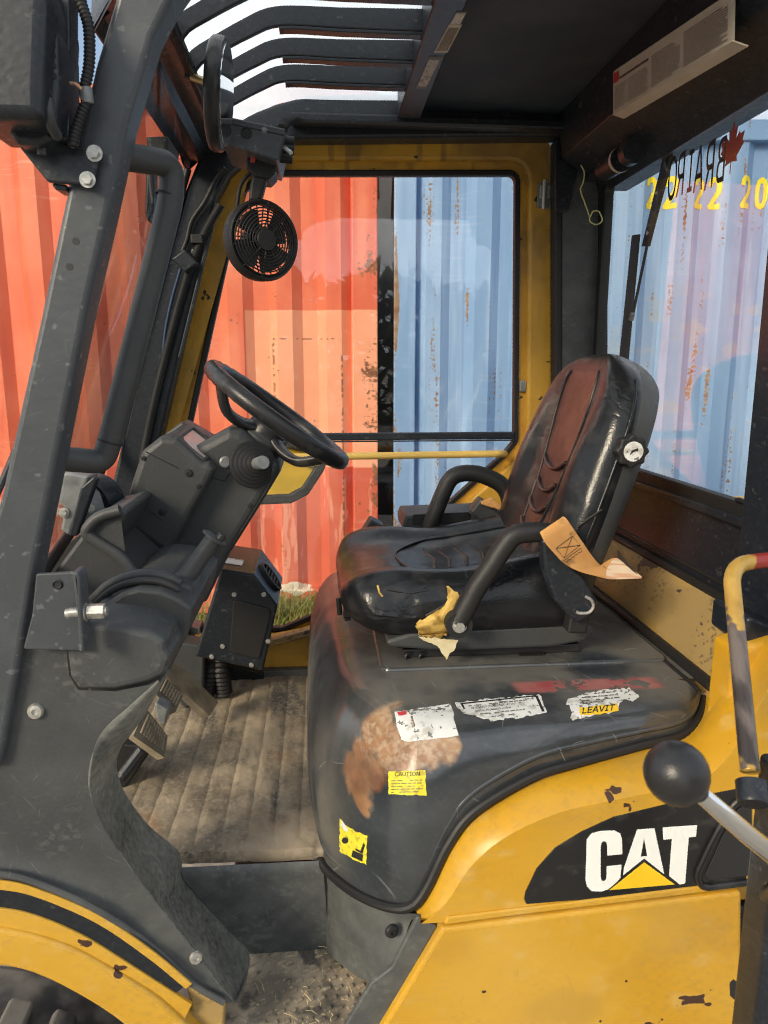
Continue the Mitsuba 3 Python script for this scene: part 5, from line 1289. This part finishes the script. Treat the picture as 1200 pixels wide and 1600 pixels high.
# torn corner: foam and hanging flap
def on_seat(px, py):
    p, n = hit(cush, EYE, [ray(px, py)]); return p[0], n[0]
fo = torn([(697, 917), (714, 926), (718, 937), (712, 950), (716, 962), (705, 985), (690, 997), (655, 994), (648, 972), (672, 960), (690, 950), (700, 938)], 1.2, 4, 2)
V, F = flat2d(fo, 6.0)
Q = np.array([(lambda r_: r_[0] + r_[1] * 0.002 if not np.isnan(r_[0]).any() else at(a, b, 1.225))(on_seat(a, b)) for a, b in V])
edge_d = shapely.distance(shapely.points(V), fo.exterior)
Q = Q + np.array([0, -1.0, 0]) * (np.clip(edge_d / 6, 0, 1) * 0.004 + 0.003 * (meshkit.fbm(Q * 120, 2, 3) - 0.5))[:, None]
fk('seat__torn_foam', trimesh.Trimesh(Q, F, process=False), 'foam', True, 'yellow foam showing through a split at the cushion corner')
fp = torn([(650, 994), (690, 998), (716, 1000), (712, 1012), (704, 1020), (698, 1031), (692, 1024), (682, 1008), (665, 1002)], 0.8, 4, 5)
fk('seat__torn_flap', prism(sg.Polygon([tuple(at(a, b, 1.205)[[0, 2]]) for a, b in fp.exterior.coords]).buffer(0), 1.203, 1.2055, 0.0005, 0), 'torn_backing', 32, 'pale torn flap hanging from the seat corner')
for L in ([(665, 962), (683, 952), (698, 943)], [(605, 921), (640, 927), (668, 922)], [(590, 915), (593, 926), (598, 932)]):
    fk('seat__tear', tube([on_seat(a, b)[0] - ray(a, b) * 0.0008 for a, b in L], 0.0018, 6), 'rubber' if L[0][0] != 590 else 'foam')
# buckle stub and belt
fk('seat__buckle', pp([(846, 842), (868, 845), (890, 880), (915, 905), (935, 940), (930, 960), (905, 975), (890, 965), (868, 940), (850, 890)], 1.17, 1.20, 0.006, 0.006), 'black_paint', 40, 'black belt buckle housing beside the near armrest')
fk('seat__buckle', pp([(893, 955), (922, 962), (917, 990), (887, 990)], 1.185, 1.215, 0.004), 'rubber')
fk('seat__belt_ring', tube(smooth_line([at(x, y, 1.165) for x, y in [(915, 932), (924, 938), (927, 948), (920, 957), (906, 958), (901, 956)]], 6), 0.0028, 8), 'zinc')
ribs_ = [((844, 833), (880, 808), 1.165, 1.185), ((846, 838), (885, 812), 1.150, 1.180), ((853, 850), (893, 824), 1.146, 1.18), ((867, 866), (906, 843), 1.150, 1.185), ((882, 881), (922, 866), 1.156, 1.19), ((905, 893), (936, 882), 1.16, 1.20), ((935, 901), (946, 879), 1.165, 1.22), ((955, 905), (966, 874), 1.17, 1.23), ((1001, 904), (1003, 903), 1.175, 1.18)]
be = np.array([[at(*a, y0) * (1 - t) + at(*b, y1) * t for t in np.linspace(0, 1, 9)] for a, b, y0, y1 in ribs_])
be = np.array([line_pts(be[:, j], 44) for j in range(9)]).transpose(1, 0, 2)
kcut = 32
holder('seat_belt')
add('seat_belt__webbing', sheet(be[:kcut], 0.0018), 'strap_cloth', 60)
add('seat_belt__webbing', sheet(be[kcut - 1:], 0.0018), 'strap_end', 60, 'paler ribbed loose end of the belt')
add('seat_belt__webbing', sheet(np.array([[at(966, 860, 1.235), at(1001, 903, 1.18)], [at(966, 874, 1.232), at(1000, 906, 1.178)]]), 0.0015), 'thread')
labels['seat_belt'] = {'label': 'frayed tan webbing belt slung over the near armrest', 'category': 'seat belt'}
bm = loft(be)
def stitch(L):
    out = []
    for a, b in L:
        p, n = hit(bm, EYE, [ray(a, b)]); out.append(p[0] - ray(a, b) * 0.0016)
    add('seat_belt__stitching', tube(out, 0.0011, 5), 'thread')
try:
    stitch([(868, 857), (894, 838), (906, 852), (881, 872), (868, 857)]); stitch([(868, 857), (906, 852)]); stitch([(894, 838), (881, 872)]); stitch([(880, 876), (908, 856)])
    zz = [(883 + i * 2.6, 878 - i * 1.9 + (2.2 if i % 2 else 0)) for i in range(11)]
    stitch(zz)
except Exception as e: print('stitch', e)
# cable tie on the backrest
def on_back(px, py):
    p, n = hit(cat(bf, bb), EYE, [ray(px, py)]); return p[0]
fk('seat__cable_tie', tube([on_back(902, 824) - ray(902, 824) * 0.004, on_back(920, 810) - ray(920, 810) * 0.006, on_back(941, 796) - ray(941, 796) * 0.01], 0.0016, 6), 'rubber')

# ---- windshield
def wx(z): return -0.300 - (1.92 - z) * 0.34
def wn(z): return -0.205 - (1.92 - z) * 0.26                               # the edge at the near leg
def wpt(v, z): return np.array([wn(z) * (1 - v) + wx(z) * v, 0.988 + v * 0.896, z])
zz0, zz1 = 1.14, 1.92
holder('forklift__windshield')
fk('windshield__pane', loft([[wpt(v, z) for z in np.linspace(zz0, zz1, 10)] for v in np.linspace(0, 1, 10)]), 'glass', True)
ru = np.array([0.006, 0, 0])
fk('windshield__gasket', tube(bent([wpt(0.995, zz1 - 0.01) + ru, wpt(0.995, 1.27) + ru, wpt(0.90, 1.20) + ru, wpt(0.70, 1.146) + ru, wpt(0.02, 1.142) + ru], 0.07, 8), 0.014, 10, 0.6), 'rubber', True)
holder('forklift__windshield_wiper')
wm = np.array([wx(1.20) + 0.045, 1.20, 1.205])
fk('windshield_wiper__motor', pp([(97, 741), (104, 737), (140, 744), (128, 775), (127, 790), (108, 838), (94, 828), (100, 794), (91, 785)], 1.235, 1.29, 0.005, 0.004), 'grey_metal', 32, 'grey wiper motor at the foot of the windshield')
fk('windshield_wiper__motor', pp([(126, 762), (145, 745), (152, 748), (120, 838), (106, 838)], 1.215, 1.234, 0.003), 'black_paint')
wo = at(137, 790, 1.30)
fk('windshield_wiper__gearcase', lathe([(0, 0), (0.044, 0), (0.048, 0.01), (0.048, 0.04), (0, 0.04)], wo, (0.35, 0.9, 0.1), 30), 'black_paint')
fk('windshield_wiper__gearcase', lathe([(0, 0), (0.034, 0), (0.030, 0.004), (0, 0.005)], wo + [0.012, -0.02, 0], (0.55, -0.83, 0.1), 26), 'grey_metal')
bolt('windshield_wiper__bolt', at(141, 794, 1.262), (0.3, -1, 0), 0.005); bolt('windshield_wiper__bolt', at(100, 801, 1.233), (0, -1, 0), 0.006)
fk('windshield_wiper__arm', tube([np.array([wx(1.15) - 0.03, 1.25, 1.13]), np.array([wx(1.5) - 0.03, 1.45, 1.5])], 0.006, 8), 'black_paint')
fk('windshield_wiper__blade', box((wx(1.8) - 0.055, 1.30, 1.60), (wx(1.8) - 0.030, 1.325, 1.86), 0.004), 'rubber')
# outside lamp seen through the windshield
holder('forklift__mast_lamp')
fk('mast_lamp__housing', pp([(226, 212), (262, 210), (262, 248), (230, 248)], 1.50, 1.62, 0.01, 0.004), 'grey_plastic')
fk('mast_lamp__stem', pp([(228, 248), (240, 248), (240, 330), (230, 352), (226, 330)], 1.53, 1.57, 0.004), 'black_paint')
# grab handle on the near leg
gh = [at(196, 246, 0.985), at(232, 249, 1.03), at(276, 268, 1.06), at(265, 318, 1.055), at(175, 684, 1.03), at(172, 716, 1.03), at(140, 718, 1.02), at(92, 716, 0.985)]
gh = [at(190, 244, 0.99), at(268, 256, 1.05), at(268, 310, 1.05), at(172, 690, 1.03), at(160, 722, 1.03), at(88, 716, 0.99)]
fk('grab_handle', tube(bent(gh, 0.045, 9), 0.0165, 18), 'grey_plastic', True, 'thick black foam covered grab handle on the front leg')
for a, b in (((257, 305), (270, 308)), ((160, 690), (184, 691))):
    p = (at(*a, 1.045) + at(*b, 1.045)) / 2; fk('grab_handle__band', lathe([(0.0172, -0.0015), (0.0178, 0), (0.0172, 0.0015)], at(263.5, 306, 1.05) if a[0] > 200 else at(172.5, 690, 1.03), gh[3] - gh[2], 20), 'rubber')
# wiring and relay on the far leg
fk('leg_conduit', hose([at(345, 320, 1.872), at(322, 360, 1.875), at(305, 400, 1.875), at(290, 440, 1.876), at(265, 530, 1.876), at(238, 640, 1.876), at(222, 720, 1.876)], 0.010, 0.005), 'rubber', True)
fk('leg_conduit', tube(smooth_line([at(352, 262, 1.84), at(338, 280, 1.86), at(320, 315, 1.87), at(300, 345, 1.872), at(292, 375, 1.872), at(284, 395, 1.872)], 10), 0.006, 10), 'rubber', True)
fk('leg_wire', tube(smooth_line([at(282, 420, 1.872), at(268, 470, 1.874), at(258, 520, 1.874), at(252, 580, 1.874), at(238, 640, 1.874), at(226, 700, 1.874)], 10), 0.004, 8), 'blue_wire', True)
fk('leg_strip', pp([(336, 320), (342, 322), (283, 560), (277, 560)], 1.876, 1.884, 0.002), 'black_paint')
holder('forklift__relay')
fk('relay__box', prism([tuple(at(x, y, 1.845)[[0, 2]]) for x, y in [(268, 404), (288, 389), (309, 411), (289, 426)]], 1.845, 1.883, 0.004, 0.002), 'black_paint')
for x, y in ((303, 393), (293, 434)): bolt('relay__bolt', at(x, y, 1.884), (0, -1, 0), 0.0045)
fk('leg_clip', box(at(298, 380, 1.86), at(318, 368, 1.88), 0.002), 'rubber')
# bracket plate welded to the near leg with its bolt
holder('forklift__leg_bracket')
fk('leg_bracket__plate', pp([(56, 897), (112, 894), (122, 897), (126, 950), (132, 1017), (36, 1015), (50, 960)], 0.922, 0.9295, 0.002, 0.003), 'pillar_paint', 32, 'dull steel bracket welded at the foot of the front leg')
fk('leg_bracket__flange', pp([(112, 893), (122, 895), (125, 905), (128, 960), (132, 1018), (124, 1022), (120, 960)], 0.890, 0.9215, 0.003, 0.002), 'pillar_paint')
fk('leg_bracket__rivet', lathe([(0.007, 0), (0.005, 0.002), (0.0035, 0.0005), (0, 0.0005)], at(90, 913, 0.9215), (0, -1, 0), 18), 'dark_steel')
bo = at(112, 957, 0.905)
fk('leg_bracket__stud', cat(cyl(bo + [0.018, 0, 0], (1, 0, 0.02), 0.0055, 0.05), cyl(bo + [0.002, 0, 0], (1, 0, 0.02), 0.006, 0.010)), 'zinc')
fk('leg_bracket__washer', cyl(bo + [0.0165, 0, 0], (1, 0, 0.02), 0.0115, 0.004), 'zinc')
hx6 = trimesh.creation.cylinder(0.0095, 0.020, sections=6); fk('leg_bracket__nut', place(hx6, [0, 1, 0], [0, 0, 1], [1, 0, 0], bo + [0.030, 0, 0.001]), 'zinc', 25)
# ---- work lamp at the top left with its bracket and cable
holder('forklift__work_lamp')
LY = 0.84
hs = [at(-60, -60, LY), at(60, -60, LY), at(72, 0, LY), at(66, 150, LY), at(64, 178, LY), at(58, 186, LY), at(20, 184, LY), at(-60, 184, LY)]
fk('work_lamp__housing', prism([tuple(p[[0, 2]]) for p in hs], LY, 0.955, 0.012, 0.010), 'black_paint', 40, 'square black work lamp on a bracket')
fk('work_lamp__fins', pp([(66, 8), (78, 10), (90, 60), (92, 140), (84, 195), (66, 196)], 0.868, 0.945, 0.008), 'black_paint', 40)
for i in range(7): fk('work_lamp__fin', tube([at(80 + i * 0.6, 22 + i * 16, 0.866), at(89, 30 + i * 16, 0.90)], 0.003, 8), 'rubber')
fk('work_lamp__foot', pp([(0, 186), (62, 188), (88, 214), (60, 228), (24, 224)], 0.885, 0.945, 0.006, 0.006), 'black_paint')
fk('work_lamp__yoke', tube(smooth_line([at(74, 155, 0.865), at(76, 175, 0.862), at(80, 195, 0.868), at(90, 214, 0.885)], 6), 0.006, 10), 'grey_plastic', True)
fk('work_lamp__post', pp([(85, -60), (109, -60), (109, 218), (86, 218)], 0.905, 0.935, 0.002), 'black_paint')
fk('work_lamp__plate', pp([(24, 222), (96, 218), (104, 226), (112, 231), (158, 232), (147, 286), (138, 289), (74, 284)], 0.918, 0.9265, 0.002, 0.004), 'black_paint', 32, 'black bracket plate bolted to the front leg')
fk('work_lamp__plate', pp([(78, 285), (104, 288), (104, 298), (86, 296)], 0.9275, 0.96, 0.002), 'black_paint')
for x, y in ((148, 240), (137, 281)): bolt('work_lamp__bolt', at(x, y, 0.9175), (0, -1, 0), 0.0062)
fk('work_lamp__nut', cat(cyl(at(64, 212, 0.90), (0, 0, 1), 0.0085, 0.012), cyl(at(65, 226, 0.90), (0, 0, 1), 0.005, 0.022)), 'dark_steel', 30)
fk('work_lamp__connector', box(at(86, 139, 0.90), at(101, 117, 0.925), 0.003), 'black_paint')
fk('work_lamp__connector', box(at(100, 142, 0.90), at(112, 121, 0.915), 0.003), 'torn_backing')
fk('work_lamp__wire', tube(smooth_line([at(110, 130, 0.90), at(118, 131, 0.89), at(127, 139, 0.893)], 6), 0.0016, 6), 'strap_end')
cc = 0.905
fk('work_lamp__conduit', hose([at(122, -40, cc), at(126, 0, cc), at(138, 40, cc), at(140, 80, cc), at(138, 110, cc), at(132, 138, cc)], 0.0058, 0.0042, 0.12), 'rubber', True)
fk('work_lamp__splice', tube([at(133, 138, cc), at(137, 162, cc)], [0.0075, 0.0068], 10), 'grey_metal', True)
fk('work_lamp__conduit', hose([at(135, 160, cc), at(125, 185, cc), at(117, 210, cc), at(113, 230, cc)], 0.0058, 0.0042, 0.12), 'rubber', True)
# ---- interior mirror
holder('forklift__rear_view_mirror')
mc = at(350, 150, 1.38); mn = np.array([1.0, -0.02, -0.10]); mn /= np.linalg.norm(mn); mu = np.cross([0, 0, 1.0], mn); mu /= np.linalg.norm(mu); mv = np.cross(mn, mu)
mo = clean(sg.Point(0, 0).buffer(1.0, 24), 0)
mo = affinity.scale(mo, 0.085, 0.088, origin=(0, 0))
def mplace(m): return place(trimesh.Trimesh(m.vertices[:, [0, 2, 1]] * [1, 1, 1], np.asarray(m.faces)[:, ::-1], process=False), mu, mv, mn, mc)
fk('rear_view_mirror__shell', mplace(prism(mo, -0.022, 0.004, 0.009, 0)), 'wheel_rubber', 40, 'black framed interior mirror under the roof, seen almost edge on')
fk('rear_view_mirror__glass', mplace(prism(mo.buffer(-0.010), 0.0042, 0.0055, 0.0002, 0)), 'mirror_glass')
fk('rear_view_mirror__stem', tube([at(300, 120, 1.42), at(348, 138, 1.40)], 0.0065, 12), 'brass')
fk('rear_view_mirror__stem', tube([at(284, 113, 1.43), at(304, 121, 1.42)], 0.0072, 12), 'black_paint')
# ---- switch box and fan
holder('forklift__switch_box')
SY = 1.50
fk('switch_box__case', pp([(352, 181), (446, 201), (434, 251), (347, 223)], SY, 1.66, 0.003, 0.003), 'pillar_paint', 32, 'grey metal switch box at the front corner of the roof')
fk('switch_box__lid_edge', tube([at(358, 192, SY - 0.0005), at(444, 211, SY - 0.0005)], 0.0014, 6), 'rubber')
fk('switch_box__hole', lathe([(0.0105, 0), (0.0105, 0.003), (0.008, 0.003), (0.0075, 0.001), (0, 0.001)], at(385, 207, SY), (0, -1, 0), 20), 'rubber')
bolt('switch_box__screw', at(413, 204, SY), (0, -1, 0), 0.004, 'grey_metal')
for x, y in ((441, 233), (438, 247), (441, 221)): fk('switch_box__button', cyl(at(x, y, SY + 0.05) + [0.012, 0, 0], (1, 0, -0.1), 0.010, 0.022), 'rubber')
fk('switch_box__toggle', tube([at(444, 230, SY + 0.03), at(455, 239, SY + 0.01)], 0.004, 8), 'label_white')
fk('switch_box__conduit', hose([at(440, 202, 1.60), at(446, 192, 1.70), at(456, 186, 1.80), at(462, 186, 1.84)], 0.010, 0.006, 0.14), 'rubber', True)
fk('switch_box__tag', pp([(392, 240), (401, 241), (398, 254), (390, 254)], 1.535, 1.54, 0.001), 'red_plastic')
holder('forklift__fan')
fk('fan__bracket', pp([(384, 246), (432, 252), (430, 270), (420, 280), (398, 276), (385, 262)], 1.545, 1.62, 0.004), 'rubber')
fk('fan__stem', pp([(394, 270), (418, 275), (410, 305), (404, 316), (388, 313), (390, 290)], 1.55, 1.58, 0.006), 'rubber', 40)
fo_, fn_ = at(412, 376, 1.55), np.array([0.53, -0.85, -0.02])
fu, fv, fn_ = frame_of(fn_); fR = 0.0775
def circ(r, h, tr_, n=60): return tube(np.array([fo_ + fn_ * h + r * (math.cos(a) * fu + math.sin(a) * fv) for a in np.linspace(0, 2 * math.pi, n + 1)]), tr_, 8)
fk('fan__ring', lathe([(fR - 0.012, 0.004), (fR - 0.004, 0.008), (fR, 0.0), (fR - 0.001, -0.022), (fR - 0.008, -0.024), (fR - 0.011, -0.01), (fR - 0.012, 0.004)], fo_, fn_, 60), 'rubber', 40)
for i in range(1, 9): fk('fan__grille_ring', circ(0.018 + i * 0.0060, 0.012 - 0.0010 * max(0, i - 4), 0.0015), 'rubber', True)
for i in range(10):
    a = i * math.pi / 5 + 0.2; e = math.cos(a) * fu + math.sin(a) * fv
    fk('fan__grille_spoke', tube([fo_ + fn_ * 0.013 + e * 0.018, fo_ + fn_ * 0.006 + e * (fR - 0.006)], 0.0020, 6), 'rubber', True)
for i in range(30):
    a = i * math.pi / 15; b = a + 0.35
    e0, e1 = math.cos(a) * fu + math.sin(a) * fv, math.cos(b) * fu + math.sin(b) * fv
    fk('fan__rear_wire', tube([fo_ - fn_ * 0.030 + e0 * 0.020, fo_ - fn_ * 0.022 + e1 * (fR - 0.004)], 0.0013, 5), 'rubber', True)
fk('fan__hub', lathe([(0.022, 0.0), (0.0225, 0.012), (0.020, 0.0155), (0, 0.016)], fo_, fn_, 30), 'rubber', 40)
fk('fan__motor', lathe([(0.0, -0.07), (0.020, -0.07), (0.024, -0.06), (0.024, -0.02), (0, -0.02)], fo_, fn_, 24), 'rubber', 40)
for i in range(4):
    a = i * math.pi / 2 + 0.6; rows = []
    for r in np.linspace(0.018, fR - 0.018, 8):
        w = 0.66 - 0.12 * (r / fR)
        rows.append([fo_ + r * (math.cos(a + w * s) * fu + math.sin(a + w * s) * fv) + fn_ * (-0.010 + 0.010 * s) for s in np.linspace(-1, 1, 8)])
    fk('fan__blade', sheet(rows, 0.0015), 'grey_plastic', 50)
fk('fan__cord', tube(smooth_line([at(392, 268, 1.57), at(376, 290, 1.575), at(370, 325, 1.58), at(362, 370, 1.60), at(366, 400, 1.60)], 10), 0.004, 8), 'rubber', True)
# ---- thin wire looped over the rear corner
w1 = [at(908, 258, 1.79), at(913, 270, 1.788), at(911, 285, 1.788), at(907, 297, 1.787), at(914, 318, 1.785), at(921, 338, 1.783)]
loop = [at(931 + 9.5 * math.cos(a) * (1 + 0.15 * math.sin(3 * a)), 340 + 11 * math.sin(a), 1.782 - 0.002 * a / 6) for a in np.linspace(math.pi, 4.4 * math.pi, 34)]
add('wire_loop', tube(np.vstack([smooth_line(w1, 8), loop]), 0.0016, 8), 'wire_plastic', True)
labels['wire_loop'] = {'label': 'thin yellowish wire hanging in a loop at the rear corner', 'category': 'wire'}

# ---- near side at the right edge: grab rail, post and the lever with a ball knob
holder('forklift__rear_grab_rail')
rl = [at(1290, 860, 0.93), at(1150, 884, 0.90), at(1138, 905, 0.885), at(1172, 1195, 0.70), at(1180, 1235, 0.68)]
rl = [at(1300, 868, 0.95), at(1206, 874, 0.92), at(1141, 882, 0.895), at(1172, 1205, 0.70)]
fk('rear_grab_rail__pipe', tube(bent(rl, 0.035, 8), 0.0105, 18), 'worn_rail', True, 'bent grab rail with yellow and red paint worn to bare metal')
fk('rear_grab_rail__socket', lathe([(0.0, 0), (0.0165, 0), (0.0165, 0.02), (0.015, 0.024), (0, 0.024)], at(1174, 1222, 0.695), rl[3] - rl[2], 20), 'black_paint')
holder('forklift__step_post')
fk('step_post__tube', box((at(1160, 1400, 0.74)[0], 0.69, 0.15), (at(1160, 1400, 0.74)[0] + 0.075, 0.74, at(1180, 1212, 0.69)[2]), 0.008), 'black_paint', 32, 'black square post at the right edge of the frame')
holder('forklift__lever')
bc = at(1057, 1208, 0.47); be_ = at(1215, 1345, 0.47) + np.array([0, -0.0, 0])
fk('lever__knob', lathe([(0.0232 * math.sin(a), -0.0232 * math.cos(a)) for a in np.linspace(0, math.pi, 25)], bc, be_ - bc, 40), 'wheel_rubber', True, 'round matt black ball knob')
d = (be_ - bc) / np.linalg.norm(be_ - bc)
fk('lever__rod', tube([bc + d * 0.018, bc + d * 0.075, bc + d * 0.17 + [0, 0.03, 0], np.array([0.50, 0.70, 0.86])], [0.0062, 0.0075, 0.0085, 0.0085], 20), 'chrome', True)
fk('lever__collar', lathe([(0.007, 0), (0.0085, 0.003), (0.0065, 0.006)], bc + d * 0.0215, d, 20), 'black_paint')

scene.update({k: v for k, v in scene.items()})
